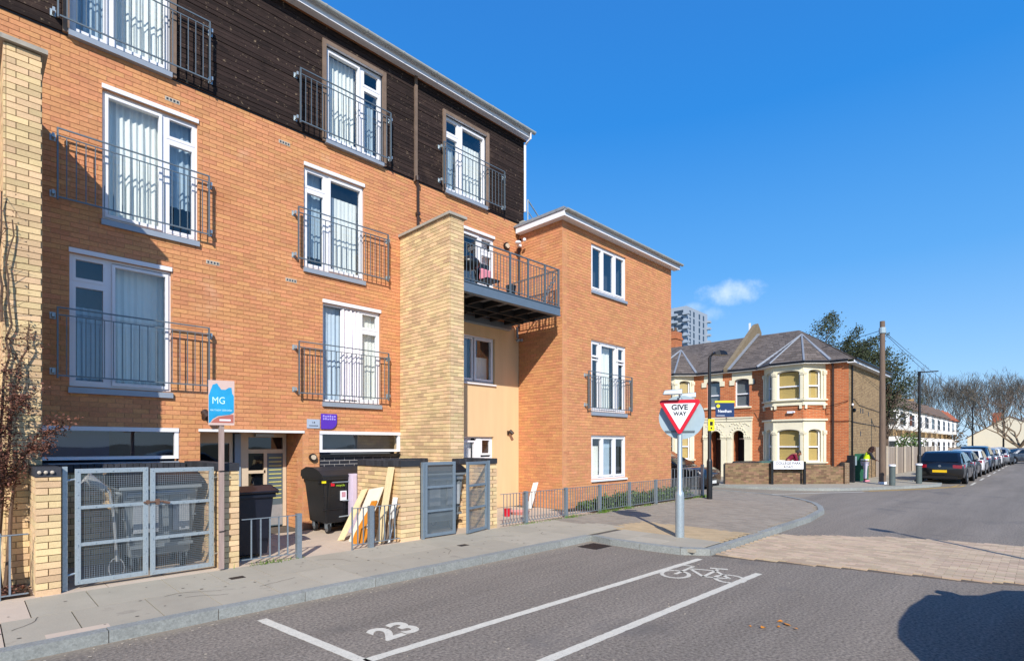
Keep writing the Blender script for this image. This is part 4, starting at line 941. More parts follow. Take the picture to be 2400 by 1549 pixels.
for a in (5.0, 5.18):
    st = MB().box(a, a+.12, -.016, .01, .72, .9, FBn).build('sticker', sign_white, eb); MB().box(a+.02, a+.1, -.018, -.0161, .78, .88, FBn).build('picture', mat('sticker_rose%d' % int(a*100), '#b98a94', .5, var=.3, scale=30), eb)
MB().box(4.63, 4.70, -.035, .0, 1.06, 1.1, FBn).build('reflector', yellow, eb)
MB().tube([(5.03, 9.46, .72), (5.2, 9.44, .72)], .012, 6).tube([(4.95, 9.45, .42), (5.35, 9.43, .44)], .012, 6).build('side_bar', galv_light, eb)
for (x0_, x1_, y0_, y1_, lab) in ((1.42, 2.3, 8.42, 9.2, 'grey metal wheeled container behind the big mesh gates'), (5.9, 6.95, 8.22, 8.6+.0, 'light grey metal container behind the gate that stands ajar')):
    e2 = eurobin('wheeled_container', lab, x0_, x1_, y0_, y1_ if y1_-y0_ > .5 else 9.1, 1.34, bin_grey, bin_black)
    fr_c = Fr(0, y0_, 0); wd = x1_-x0_
    MB().box(x0_+.08, x1_-.08, -.045, .0, .42, .46, fr_c).box(x0_+.05, x1_-.05, -.05, .0, 1.1, 1.15, fr_c).build('cross_band', bin_grey, e2)
    MB().box(x0_+.12, x0_+.12+wd*.32, -.03, .02, .62, 1.0, fr_c).box(x0_+.2+wd*.42, x1_-.12, -.03, .02, .62, 1.0, fr_c).build('front_panel', mat('panel_pale%d' % int(x0_*10), '#a9aeb2', .5, metal=.2, var=.15), e2)
# wheelie bin
wb = thing('wheelie_bin', 'dark navy two wheeled bin behind the low railing by the brick pier', 'wheelie bin', (3.0, 8.5, .1))
q = MB(); q.hexa([(2.80, 8.36, .14), (3.22, 8.36, .14), (3.22, 8.78, .14), (2.80, 8.78, .14), (2.735, 8.28, 1.04), (3.285, 8.28, 1.04), (3.285, 8.92, 1.04), (2.735, 8.92, 1.04)]).build('body', bin_navy, wb, bevel=.02)
MB().box(2.715, 3.305, 8.25, 8.93, .985, 1.045).build('rim', bin_navy, wb, bevel=.012)
MB().prism([(2.70, 8.22, 1.05), (2.70, 8.20, 1.085), (2.70, 8.5, 1.15), (2.70, 8.85, 1.13), (2.70, 8.97, 1.10), (2.70, 8.97, 1.05)], (.62, 0, 0)).build('lid', bin_navy, wb, bevel=.012)
for x in (2.76, 3.26): MB().tube([(x-.025, 8.86, .2), (x+.025, 8.86, .2)], .1, 14).build('wheel', rubber, wb)
MB().tube([(2.8, 9.0, 1.0), (3.22, 9.0, 1.0)], .015, 6).build('handle', bin_navy, wb)
# lilac mattress panel
mt_ = thing('mattress', 'pale lilac folded mattress stood behind the brick wall end', 'mattress', (5.35, 9.42, .1))
MB().box(5.15, 5.29, 9.38, 9.48, .1, 1.22).box(5.18, 5.27, 9.365, 9.38, .15, 1.2).build('cover', lilac, mt_, bevel=.03)
# leaning planks against the wall at X=5.28
def plank(lab, p0, p1, w, th, m, wdir=(0, 1, 0), name='plank'):
    p0, p1, wd = Vector(p0), Vector(p1), Vector(wdir); ax = (p1-p0).normalized(); wd = (wd-ax*wd.dot(ax)).normalized(); nn = ax.cross(wd)
    a = wd*w/2; b = nn*th
    o = MB().hexa([p0-a, p0+a, p0+a+b, p0-a+b, p1-a, p1+a, p1+a+b, p1-a+b]).build(name, m)
    return top(o, lab, 'wooden board')
plank('narrow pale wooden board leaning furthest left against the brick wall', (4.62, 8.75, .1), (5.26, 9.05, .93), .16, .022, new_wood)
shb = plank('wide cream faced board leaning behind the orange painted piece', (4.72, 8.42, .1), (5.25, 8.62, .98), .42, .02, mdf, name='sheet_board')
plank('tall pale plank reaching highest up the brick wall', (4.98, 8.1, .1), (5.24, 8.12, 1.38), .17, .024, new_wood)
plank('pale plank leaning close behind the tallest one', (5.1, 8.23, .1), (5.262, 8.24, 1.22), .13, .02, new_wood)
plank('short white board leaning at the foot of the brick pier', (5.1, 8.02, .1), (5.265, 8.03, .86), .12, .02, white_paint)
plank('short dark stained board among the pale planks', (5.0, 7.99, .1), (5.262, 7.98, .66), .1, .02, mat('stained_wood', '#7a6a5c', .9, var=.2))
op_ = MB(); P = [(0, 0), (.30, 0), (.34, .22), (.19, .33), (.17, .52), (.24, .70), (.24, .82), (.10, .82), (.09, .62), (.03, .42), (-.02, .2)]
p0 = Vector((4.66, 8.22, .1)); ax = (Vector((5.18, 8.42, .98))-p0).normalized(); wd = Vector((.1, -1, 0)); wd = (wd-ax*wd.dot(ax)).normalized(); nn = ax.cross(wd)
op_.prism([p0+wd*(.0-a+.2)*-1+ax*b for a, b in P], nn*.02)
top(op_.build('cut_board', orange_paint), 'ragged orange painted board leaning on the cream sheet', 'wooden board')

# railings
def fence_run(lab, pts, z0, z1, post_z=None, posts=None, pitch=.1, m=None, name='metal_railing', postw=.05, group=None, bar=.007):
    m = m or galv; r = thing(name, lab, 'railing', (pts[0][0], pts[0][1], .1), group)
    for i in range(len(pts)-1):
        (ax, ay), (bx, by) = pts[i], pts[i+1]; l = hypot(bx-ax, by-ay); fr = Fr(ax, ay, math.degrees(atan2(by-ay, bx-ax)))
        MB().box(0, l, -.018, .018, z1-.01, z1, fr).box(0, l, -.015, .015, z0, z0+.012, fr).build('rail', m, r)
        n = int(l/pitch); pieces('bar', [(fr, l*k/n-bar, l*k/n+bar, -bar, bar, z0+.012, z1-.01) for k in range(1, n)], m, r)
    for (x, y, w) in (posts or [(p[0], p[1], postw) for p in pts]):
        MB().box(x-w/2, x+w/2, y-w/2, y+w/2, .09, (post_z or z1)+.02).build('post', m, r)
    return r
fence_run('low grey bar railing in front of the navy bin', [(2.70, 7.92), (3.44, 7.86)], .17, .74, posts=[(3.47, 7.85, .07)], m=galv, pitch=.115, bar=.009)
fence_run('low grey bar railing in front of the leaning planks', [(4.34, 7.86), (5.24, 7.88)], .17, .76, posts=[(4.66, 7.84, .075), (4.34, 7.86, .02)], m=galv, pitch=.095, bar=.008)
fence_run('short grey bar railing at the far left by the shrub', [(-.4, 7.98), (.50, 7.96)], .14, .80, posts=[(.27, 7.97, .02)], m=galv, pitch=.14, bar=.009)
PX = [7.62, 8.38, 9.72, 11.05, 12.38, 13.75, 15.15, 16.6]
fence_run('long low grey railing along the footway before the wing', [(7.62, 7.86), (16.6, 7.9)], .16, .77, posts=[(x, 7.87, .07) for x in PX[1:-1]], pitch=.094, bar=.006)
fence_run('taller grey railing turning the corner beside the parked black car', [(16.6, 7.85), (16.75, 10.5)], .18, .98, posts=[(16.6, 7.85, .08), (16.68, 9.2, .08), (16.75, 10.5, .08)], post_z=1.12, pitch=.11, m=galv, bar=.009)

# estate agent board
ag = thing('estate_agent_board', 'teal and brown estate agent board on a tall weathered wooden post', 'sign board', (2.42, 7.86, .1))
MB().box(2.385, 2.44, 7.80, 7.855, .12, 2.1).build('post', post_wood, ag)
FA = Fr(2.40, 7.79, -18)
MB().box(-.15, .155, -.004, .004, 2.03, 2.62, FA).build('board', board_tan, ag)
P = [(-.145, 2.06), (-.145, 2.42), (-.10, 2.56), (-.05, 2.58), (.0, 2.50), (.05, 2.50), (.09, 2.53), (.12, 2.53), (.13, 2.45), (.148, 2.42), (.148, 2.20), (.10, 2.17), (-.04, 2.15), (-.10, 2.11), (-.13, 2.06)]
MB().prism([FA.p(u, -.0065, z) for u, z in P], (FA.n[0]*.002, FA.n[1]*.002, 0)).build('blue_panel', teal, ag)
P = [(-.12, 2.06), (-.09, 2.10), (-.03, 2.14), (.12, 2.17), (.145, 2.17), (.145, 2.06)]
MB().prism([FA.p(u, -.0062, z) for u, z in P], (FA.n[0]*.002, FA.n[1]*.002, 0)).build('red_band', board_red, ag)
lt_b = mat('lettering_pale_blue', '#bfe4f4', .5, var=0)
text(ag, 'MG', .13, FA, -.03, -.008, 2.35, lt_b, sx=.8); text(ag, 'MATTHEW GERHARD', .032, FA, .0, -.008, 2.225, lt_b, sx=.82); text(ag, 'SOLD BY', .036, FA, .03, -.008, 2.095, sign_white, sx=.95) if False else MB().box(-.02, .11, -.0085, -.0068, 2.085, 2.108, FA).build('lettering', sign_white, ag)
for z in (.62, 1.42): MB().tube([(2.37, 7.79, z), (2.455, 7.79, z+.004), (2.46, 7.87, z)], .006, 5).build('wire_tie', rubber, ag)
for z in (.55, 1.3): MB().tube([(2.385, 7.83, z), (2.3, 7.98, z-.25)], .006, 5).build('brace_wire', rubber, ag) if False else None

# give way sign
gw = thing('give_way_sign', 'red and white triangular give way sign on a thick galvanised pole', 'road sign', (9.12, 4.74, .1))
MB().lathe(9.12, 4.74, [(.079, .09), (.079, .84), (.074, .90), (.046, .96), (.045, 2.62)], 18).build('pole', galv_light, gw, smooth=True)
GA = -64; FGW = Fr(9.12, 4.74, GA)
def tri(s, zc, rnd_=.045, n=5):
    # inverted triangle with rounded corners
    h = s*sqrt(3)/2; V = [(-s/2, zc+h/3), (0, zc-2*h/3), (s/2, zc+h/3)]; out = []
    for i in range(3):
        p = Vector(V[i]); a = (Vector(V[i-1])-p).normalized(); b = (Vector(V[(i+1) % 3])-p).normalized(); bis = (a+b).normalized(); c = p+bis*rnd_*2
        s0 = atan2((-(Vector((b.x, b.y)))).y, (-(b)).x)
        n1 = Vector((a.y, -a.x)); n1 = n1 if n1.dot(bis) < 0 else -n1; n2 = Vector((b.y, -b.x)); n2 = n2 if n2.dot(bis) < 0 else -n2
        for k in range(n+1):
            m_ = (n1*(1-k/n)+n2*(k/n)).normalized(); out.append(tuple(c+m_*rnd_))
    return out
zc = 2.36
MB().prism([FGW.p(u, -.075, z) for u, z in tri(.76, zc)], (FGW.n[0]*.006, FGW.n[1]*.006, 0)).build('triangle_plate', red_paint, gw)
MB().prism([FGW.p(u, -.077, z) for u, z in tri(.545, zc-.004, .006, 2)], (FGW.n[0]*.0015, FGW.n[1]*.0015, 0)).build('white_face', sign_white, gw)
text(gw, 'GIVE', .135, FGW, 0, -.0785, zc+.08, sign_black, bold=.004, sx=1.02); text(gw, 'WAY', .095, FGW, .005, -.0785, zc-.035, sign_black, bold=.003)
FG2_ = Fr(9.12, 4.74, GA)
MB().disc(FG2_.p(.03, .075, 2.27), (FG2_.n[0], FG2_.n[1], 0), .40, .005, 32).build('round_plate_back', sign_grey, gw)
MB().box(-.26, .26, .05, .075, 2.0, 2.03, FG2_).box(-.26, .26, .05, .075, 2.5, 2.53, FG2_).box(-.22, .22, -.07, -.045, 2.5, 2.53, FG2_).build('channel_bracket', rail_dark, gw)
for (u, d, du, dz) in ((-.12, -.22, .17, 0), (.14, .2, .14, -.03)):
    MB().hexa([FGW.p(u-du, d-.05, 2.66+dz), FGW.p(u+du, d-.05, 2.66+dz), FGW.p(u+du, d+.05, 2.66+dz), FGW.p(u-du, d+.05, 2.66+dz), FGW.p(u-du*.8, d-.03, 2.74+dz), FGW.p(u+du, d-.03, 2.76+dz), FGW.p(u+du, d+.03, 2.76+dz), FGW.p(u-du*.8, d+.03, 2.74+dz)]).build('sign_light', galv_light, gw, bevel=.015)
MB().tube([FGW.p(0, -.2, 2.68), FGW.p(0, 0, 2.63), FGW.p(.0, .2, 2.66)], .018, 6).build('light_arm', galv_light, gw)

# street lamps
def lamp(name, lab, x, y, h, ang, arm=.55, curved=True, group=None, r=.055):
    t = thing(name, lab, 'street lamp', (0, 0, 0), group); ca, sa = cos(radians(ang)), sin(radians(ang))
    MB().lathe(0, 0, [(.085, 0), (.085, 1.15), (.07, 1.2), (r, 1.25), (r*.8, h-.15)], 12).build('column', black_metal, t, smooth=True)
    q = MB()
    if curved:
        q.tube([(0, 0, h-.3), (.02*ca, .02*sa, h-.12), (.12*ca, .12*sa, h-.02)], .045, 8)
        q2 = MB(); n = 8; prof = [(.1, -.05, .03), (.16, .04, .1), (.3, .085, .14), (.45, .08, .13), (.56, .03, .1), (.6, -.03, .03)]
        for i in range(len(prof)-1):
            a0, z0_, w0 = prof[i]; a1, z1_, w1 = prof[i+1]
            def pp(a, w, z): return (a*ca-w*sa, a*sa+w*ca, h+z)
            q2.hexa([pp(a0, -w0, -.06), pp(a1, -w1, -.06), pp(a1, w1, -.06), pp(a0, w0, -.06), pp(a0, -w0*.5, z0_), pp(a1, -w1*.5, z1_), pp(a1, w1*.5, z1_), pp(a0, w0*.5, z0_)])
        q2.build('lantern', black_metal, t)
    else:
        q.box(-.06, .06, -.06, .06, h-.2, h); q.prism([(0-.06*sa*-1, -.06*ca, h-.06), (arm*ca, arm*sa, h-.03), (.06*sa*-1, .06*ca, h-.06)], (0, 0, .05))
    q.build('bracket', black_metal, t); t.location = (x, y, .1); return t
l1 = lamp('street_lamp', 'black street lamp with curved lantern in front of the red brick houses', 16.16, 7.41, 4.5, -35)
l2 = lamp('street_lamp', 'slim black street lamp beside the first parked black hatchback', 30.6, 4.15, 5.0, -60, curved=False, arm=.75, r=.06)
l3 = lamp('street_lamp', 'distant black street lamp before the cream gable building', 66.5, 5.0, 5.2, -50, curved=False, arm=1.2, r=.07)
l5 = lamp('street_lamp', 'furthest grey pole standing in front of the cream gable', 84, 3.6, 5.9, 130, curved=False, arm=.8, r=.09)
l4 = lamp('street_lamp', 'street lamp on the near footway that throws its shadow over the table', 8.0, -3.5, 5.0, 60, arm=.6)
# signs near the first lamp
nb = thing('agent_sign', 'navy agent sign with yellow top edge fixed on the black lamp', 'sign', (16.2, 7.4, 2.7))
FN = Fr(16.22, 7.30, -46)
MB().box(.05, .62, -.01, .01, 2.62, 3.06, FN).build('board', navy, nb); MB().box(.03, .63, -.014, .012, 3.06, 3.12, FN).build('top_edge', yellow, nb)
MB().disc(FN.p(.13, -.011, 2.96), (-FN.n[0], -FN.n[1], 0), .055, .003, 14).build('badge', yellow, nb)
text(nb, 'Needham', .125, FN, .33, -.0125, 2.80, sign_white, sx=.85, bold=.002); MB().box(.08, .33, -.0125, -.0102, 2.66, 2.672, FN).build('lettering', sign_white, nb)
yp = thing('yellow_notice', 'small yellow notice wrapped on the black lamp column', 'sign', (16.16, 7.3, 2.3))
MB().box(-.07, .12, -.09, -.08, 2.20, 2.56, Fr(16.16, 7.41, -46)).build('plate', yellow, yp)
MB().box(-.02, .07, -.0925, -.0902, 2.36, 2.48, Fr(16.16, 7.41, -46)).box(-.0, .05, -.0925, -.0902, 2.25, 2.31, Fr(16.16, 7.41, -46)).build('lettering', sign_black, yp)
# bollards
def bollard(lab, x, y):
    t = thing('bollard', lab, 'bollard', (0, 0, 0), 'bollards at the pavement corner')
    MB().lathe(0, 0, [(.11, 0), (.11, .78)], 14).build('post', bollard_mat, t, smooth=True); MB().lathe(0, 0, [(.115, .78), (.13, .79), (.13, .83), (.11, .86)], 14).build('cap', sign_white, t, smooth=True)
    t.location = (x, y, .1); return t
bollard('grey bollard with white cap standing alone by the telegraph pole', 26.9, 4.55); bollard('grey bollard with white cap in front of the black hatchback', 29.0, 3.95)
# telegraph pole and wires
tp = thing('telegraph_pole', 'tall brown telegraph pole at the corner of the brick house', 'telegraph pole', (27.5, 5.0, .1))
MB().lathe(27.5, 5.0, [(.13, .09), (.115, 3), (.095, 7.0), (.09, 7.02)], 12).build('shaft', pole_wood, tp, smooth=True)
MB().lathe(27.5, 5.0, [(.125, 6.5), (.135, 6.52), (.135, 6.72), (.12, 6.75)], 12).build('collar', sign_grey, tp)
MB().lathe(27.5, 5.0, [(.155, .1), (.155, .2)], 12).build('base_band', sign_white, tp)
def wire(a, b, sag, r=.012, n=14):
    a, b = Vector(a), Vector(b); return MB().tube([a.lerp(b, i/n)-Vector((0, 0, 4*sag*(i/n)*(1-i/n))) for i in range(n+1)], r, 4)
for (a, b, s, lab) in (((27.5, 5, 6.65), (95, 2.6, 4.8), .9, 'upper overhead wire running right from the telegraph pole'), ((27.5, 5, 6.6), (90, 3.2, 4.2), 1.0, 'lower overhead wire running right from the telegraph pole'), ((27.5, 5, 6.65), (33, 14, 6.4), .15, 'overhead wire from the telegraph pole up to the left'), ((27.5, 5, 6.5), (31, 9.5, 5.6), .1, 'overhead wire dropping to the house roof')):
    top(wire(a, b, s).build('overhead_wire', black_metal), lab, 'wire')

# ------------------------------------------------------------ red brick corner houses (fronts face -X)
XH = 28.25
def arch_face(mb, fr, u0, u1, z0, z1, a0, a1, zs, d0, d1, rise=None, n=10):
    """solid panel u0..u1,z0..z1 with an opening a0..a1 whose top is an arch springing at zs"""
    mb.box(u0, a0, d0, d1, z0, z1, fr).box(a1, u1, d0, d1, z0, z1, fr); r = (a1-a0)/2; c = (a0+a1)/2; rise = rise or r
    for k in range(n):
        t0, t1 = pi*k/n, pi*(k+1)/n; x0, x1 = c-r*cos(t0), c-r*cos(t1); y0, y1 = zs+rise*sin(t0), zs+rise*sin(t1)
        mb.hexa([fr.p(x0, d0, y0), fr.p(x1, d0, y1), fr.p(x1, d1, y1), fr.p(x0, d1, y0), fr.p(x0, d0, z1), fr.p(x1, d0, z1), fr.p(x1, d1, z1), fr.p(x0, d1, z1)])
    return mb
def sash(parent, fr, u0, u1, z0, z1, d=.12, behind=blind, rise=.1, fm=upvc, open_=False):
    """sash window with a shallow arched head"""
    t = .055; zm = z0+(z1-z0)*.5; q = MB()
    q.box(u0, u0+t, d, d+.06, z0, z1, fr).box(u1-t, u1, d, d+.06, z0, z1, fr).box(u0+t, u1-t, d, d+.06, z0, z0+t, fr).box(u0+t, u1-t, d, d+.06, zm-.03, zm+.03, fr)
    arch_face(q, fr, u0, u1, z1-.001, z1+rise+.05, u0+t, u1-t, z1-t*.2, d+.001, d+.061, rise=rise)
    w = q.build('window', fm, parent)
    for (c, e) in ((z0+t, zm-.03), (zm+.03, z1)):
        MB().poly([fr.p(u0+t, d+.03, c), fr.p(u1-t, d+.03, c), fr.p(u1-t, d+.03, e), fr.p(u0+t, d+.03, e)]).build('pane', glass, w)
    MB().box(u0+t*.5, u1-t*.5, d+.10, d+.11, z0+.02, z1+.05, fr).build('blind', behind, w)
    return w
def vic_house(lab, yc, w_, mirror, blindm, endwall=False, far=False):
    """yc = corner Y. mirror False: bay next to yc, porch at the far side"""
    H_ = thing('brick_house', lab, 'house', (XH, yc+w_/2, .1), 'red brick houses on the side street')
    def Y(a): return yc+w_-a if mirror else yc+a
    ang = 90
    base = Fr(XH, 0, 90, -1)   # u = Y, inward = +X
    def span(a, b): p, q = Y(a), Y(b); return (min(p, q), max(p, q))
    ops = [(*span(4.43, 5.17), 3.74, 5.26), (*span(4.35, 5.56), -.1, 3.0), (*span(1.1, 3.55), .5, 2.75), (*span(1.1, 3.55), 3.5, 5.4)]
    wl_ = wallback(base, yc+(.0 if not endwall else .0), yc+w_, 0, 5.6, ops, d0=0, d1=.24).build('front_wall', vred, H_)
    # canted two storey bay
    a0, a1 = .94, 3.70; dp = .80; cut_ = .72
    A, B, C, D = (XH, Y(a0)), (XH-dp, Y(a0+cut_)), (XH-dp, Y(a1-cut_)), (XH, Y(a1))
    segs = [(A, B), (B, C), (C, D)]
    for (P, Q) in segs:
        # orient so that inward normal points to +X side
        if P[1] > Q[1]: P, Q = Q, P
        l = hypot(Q[0]-P[0], Q[1]-P[1]); an_ = math.degrees(atan2(Q[1]-P[1], Q[0]-P[0])); fr = Fr(P[0], P[1], an_, -1)
        mid = l > 1.15; m0, m1 = (.16, l-.16) if mid else (.22, l-.26)
        for (z0, z1, zw0, zw1) in ((.1, 2.92, .98, 2.38), (3.68, 5.55, 3.9, 5.16)):
            q = MB(); arch_face(q, fr, -.02, l+.02, zw0, z1, m0, m1, zw1, 0, .2, rise=.12)
            q.box(-.02, l+.02, 0, .2, z0 if z0 > 1 else .72, zw0, fr)
            sf = q.build('stucco_surround', stucco, H_)
            for uu in (0.0, l-.12):
                MB().box(uu, uu+.12, -.05, -.0, zw0+.02, zw1-.12, fr).build('colonnette', stucco, sf); MB().box(uu-.03, uu+.15, -.08, -.0, zw1-.12, zw1+.06, fr).box(uu-.01, uu+.13, -.1, -.08, zw1-.06, zw1+.02, fr).build('capital', stucco, sf)
            MB().box(-.06, l+.06, -.1, .0, zw0-.06, zw0+.0, fr).build('sill', stucco, sf)
            sash(H_, fr, m0, m1, zw0, zw1, behind=blindm)
        MB().box(-.0, l+.0, .01, .2, 2.98, 3.62, fr).box(0, l, .01, .2, .1, .72, fr).build('brick_band', vred, H_)
        MB().box(-.06, l+.06, -.09, .2, 2.9, 2.98, fr).box(-.05, l+.05, -.06, .2, 3.62, 3.70, fr).build('cornice', stucco, H_)
        for uu in (.1, l-.1):
            MB().box(uu-.05, uu+.05, -.08, .01, 3.45, 3.62, fr).build('corbel', stucco, H_)
    # flat upper window with stucco lintel ears
    u0, u1 = span(4.43, 5.17)
    w = sash(H_, base, u0, u1, 3.74, 5.06, behind=room_mid)
    q = MB(); arch_face(q, base, u0-.14, u1+.14, 5.0, 5.5, u0+.0, u1-.0, 5.06, -.03, .0, rise=.12); q
    li = q.build('lintel', stucco, H_)
    for (x, y) in ((u0-.26, u0), (u1, u1+.26)): MB().box(x, y, -.06, -.031, 4.86, 5.12, base).build('scroll', stucco, li)
    MB().box(u0-.12, u1+.12, -.08, .05, 3.66, 3.74, base).build('sill', stucco, H_)
    # half of the double porch
    p0, p1 = span(4.28, 5.56); ao0, ao1 = span(4.64, 5.26)
    q = MB(); arch_face(q, base, p0, p1, 2.2, 3.0, ao0, ao1, 2.2, -.12, .06)
    q.box(p0, ao0, -.12, .06, .1, 2.2, base).box(ao1, p1, -.12, .06, .1, 2.2, base); q.box(p0-.02, p1+.0, -.16, .05, 2.98, 3.2, base).box(p0-.05, p1+.0, -.2, .04, 3.13, 3.2, base)
    for (x, y) in ((p0-.02, ao0+.02), (ao1-.02, p1)): q.box(x, y, -.17, -.12, 2.06, 2.28, base).box(x+.04, y-.04, -.15, -.12, .1, 2.06, base)
    po = q.build('porch', stucco, H_)
    q = MB()
    for k in range(9): t = pi*(k+.5)/9; cx__, r_ = (ao0+ao1)/2, .42; q.ball(base.p(cx__-r_*cos(t), -.13, 2.25+r_*sin(t)), .04, .05, .04, 6, 4)
    for k in range(12): q.ball(base.p(p0+.12+(p1-p0-.24)*((k*5) % 12)/12, -.13, 2.75+.02*(k*7 % 8)), .035, .045, .035, 6, 4)
    for (x, y) in ((p0, ao0), (ao1, p1)):
        for k in range(4): q.ball(base.p(x+(y-x)*(k+.5)/4, -.18, 2.17), .04, .04, .05, 6, 4)
    q.build('carved_ornament', stucco, po, kind='stuff')
    d_ = MB().box(ao0-.1, ao1+.1, .9, .95, .1, 2.9, base).build('front_door', dark_cloth if not mirror else mat('brown_door', '#4b3a34', .5), H_)
    MB().box(ao0-.05, ao0+.06, .8, .9, .1, 2.2, base).box(ao0, ao1, .8, .9, 2.05, 2.12, base).build('door_frame', upvc, d_)
    MB().box(ao0-.15, ao0-.1, .06, .9, .1, 2.9, base).box(ao1+.1, ao1+.15, .06, .9, .1, 2.9, base).build('porch_side', vred, H_)
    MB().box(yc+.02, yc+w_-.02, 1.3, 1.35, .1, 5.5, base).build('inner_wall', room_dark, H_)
    # gutter, roof slopes with slates, bay roof with lead hips
    zr, xr, ze, ov = 8.0, 32.0, 5.6, .25
    bw = Y(a0), Y(a1)
    gq = MB().tube([(XH-ov, yc-.02 if endwall else yc, ze), (XH-ov, min(bw)-.25, ze)], .055, 6).tube([(XH-ov, max(bw)+.25, ze), (XH-ov, yc+w_, ze)], .055, 6)
    b1, b2 = min(bw), max(bw)
    gq.tube([(XH-ov, b1-.25, ze), (XH-dp-ov, b1+cut_-.1, ze), (XH-dp-ov, b2-cut_+.1, ze), (XH-ov, b2+.25, ze)], .055, 6).build('gutter', black_metal, H_)
    MB().prism([(XH-ov, b1-.25, ze-.05), (XH-dp-ov, b1+cut_-.1, ze-.05), (XH-dp-ov, b2-cut_+.1, ze-.05), (XH-ov, b2+.25, ze-.05)], (0, 0, -.03)).box(XH-ov, XH+.1, yc, yc+w_, ze-.08, ze-.05).build('soffit', white_paint, H_)
    def slates(name, P0, P1, P2, P3, sl=.24, cw=.3, m=slate):
        """P0,P1 eave ends, P3,P2 ridge ends (quad or triangle): overlapping slate courses"""
        P0, P1, P2, P3 = map(Vector, (P0, P1, P2, P3)); nrm = (P1-P0).cross(P3-P0).normalized(); nrm = nrm if nrm.z > 0 else -nrm
        MB().poly([P0, P1, P2, P3] if (P2-P3).length > .01 else [P0, P1, P2]).build(name, m, H_)
        hgt = ((P3+P2)/2-(P0+P1)/2).length; n = int(hgt/sl); q = MB(); rr = random.Random(int(P0.y*10))
        for i in range(n):
            t0, t1 = i/n, min((i+1)/n+.02, 1); L0, R0, L1, R1 = P0.lerp(P3, t0), P1.lerp(P2, t0), P0.lerp(P3, t1), P1.lerp(P2, t1); c = max(1, int((R0-L0).length/cw)); o_ = .5*(i % 2)/c
            for k in range(-1, c+1):
                s0, s1 = max(0, min(1, k/c+o_)), max(0, min(1, (k+1)/c+o_))
                if s1-s0 < .2/c: continue
                g_ = .006/max((R0-L0).length, .1); h0, h1 = nrm*(.018+rr.random()*.006), nrm*.004
                q.poly([L0.lerp(R0, s0+g_)+h0, L0.lerp(R0, s1-g_)+h0, L1.lerp(R1, s1-g_)+h1, L1.lerp(R1, s0+g_)+h1]); q.poly([L0.lerp(R0, s0+g_)+h0, L0.lerp(R0, s1-g_)+h0, L0.lerp(R0, s1-g_), L0.lerp(R0, s0+g_)])
        q.build('slates', m, H_, kind='stuff')
    e0 = (XH-ov, yc-(.25 if endwall else 0), ze); e1 = (XH-ov, yc+w_, ze)
    r0y = yc+(3.2 if endwall else 0)
    slates('roof', e0, e1, (xr, yc+w_, zr), (xr, r0y, zr))
    if endwall:
        slates('hip_roof', (XH+7.45, yc-.25, ze), e0, (xr, r0y, zr), (xr+2, r0y, zr))
        MB().prism([(e0[0], e0[1]-.05, ze-.02), (XH+7.45, e0[1]-.05, ze-.02), (XH+7.45, e0[1]-.05, ze-.14), (e0[0], e0[1]-.05, ze-.14)], (0, .04, 0)).build('fascia', sign_white, H_)
        MB().tube([(e0[0], e0[1]-.09, ze+.02), (XH+7.45, e0[1]-.09, ze+.02)], .06, 6).build('gutter', black_metal, H_)
        MB().box(XH-ov, XH+7.45, e0[1], yc, ze-.14, ze-.1).build('soffit', white_paint, H_)
    ap = ((XH+1.2), (b1+b2)/2+(.0), 7.25); c0 = (XH-ov, b1-.25, ze+.02); c1 = (XH-dp-ov, b1+cut_-.1, ze+.02); c2 = (XH-dp-ov, b2-cut_+.1, ze+.02); c3 = (XH-ov, b2+.25, ze+.02)
    zz_ = lambda x: ze+(x-(XH-ov))*(zr-ze)/(xr-XH+ov)
    slates('bay_roof', c0, c1, ap, ap); slates('bay_roof', c1, c2, ap, ap); slates('bay_roof', c2, c3, ap, ap)
    bk_ = lambda y: (XH+2.2, y, zz_(XH+2.2)+.03)
    MB().poly([c0, ap, bk_(b1+.9)]).poly([c3, ap, bk_(b2-.9)]).poly([ap, bk_(b1+.9), bk_(b2-.9)]).build('bay_roof', slate, H_)
    for c in (c0, c1, c2, c3): MB().tube([Vector(c)+Vector((0, 0, .03)), Vector(ap)+Vector((0, 0, .03))], .045, 5).build('lead_hip', lead, H_)
    for c, yy in ((c0, b1-.25), (c3, b2+.25)): MB().tube([(XH-ov, yy, ze+.05), (XH+1.25, (b1+b2)/2, 7.2)], .09, 5).build('lead_valley', lead, H_)
    MB().tube([(XH-ov+.05, Y(.62), ze), (XH-.05, Y(.62), ze-.3), (XH-.05, Y(.62), .1)], .05, 6).build('downpipe', brown_metal, H_)
    return H_
vA = vic_house('right hand red brick house with bamboo blinds behind the street name sign', 6.42, 5.56, False, blind, endwall=True)
vB = vic_house('middle red brick house with cream bay half hidden by the give way sign', 11.98, 5.56, True, blind)
vC = vic_house('leftmost red brick house mostly hidden behind the orange wing', 17.54, 5.56, False, curtain_mat)
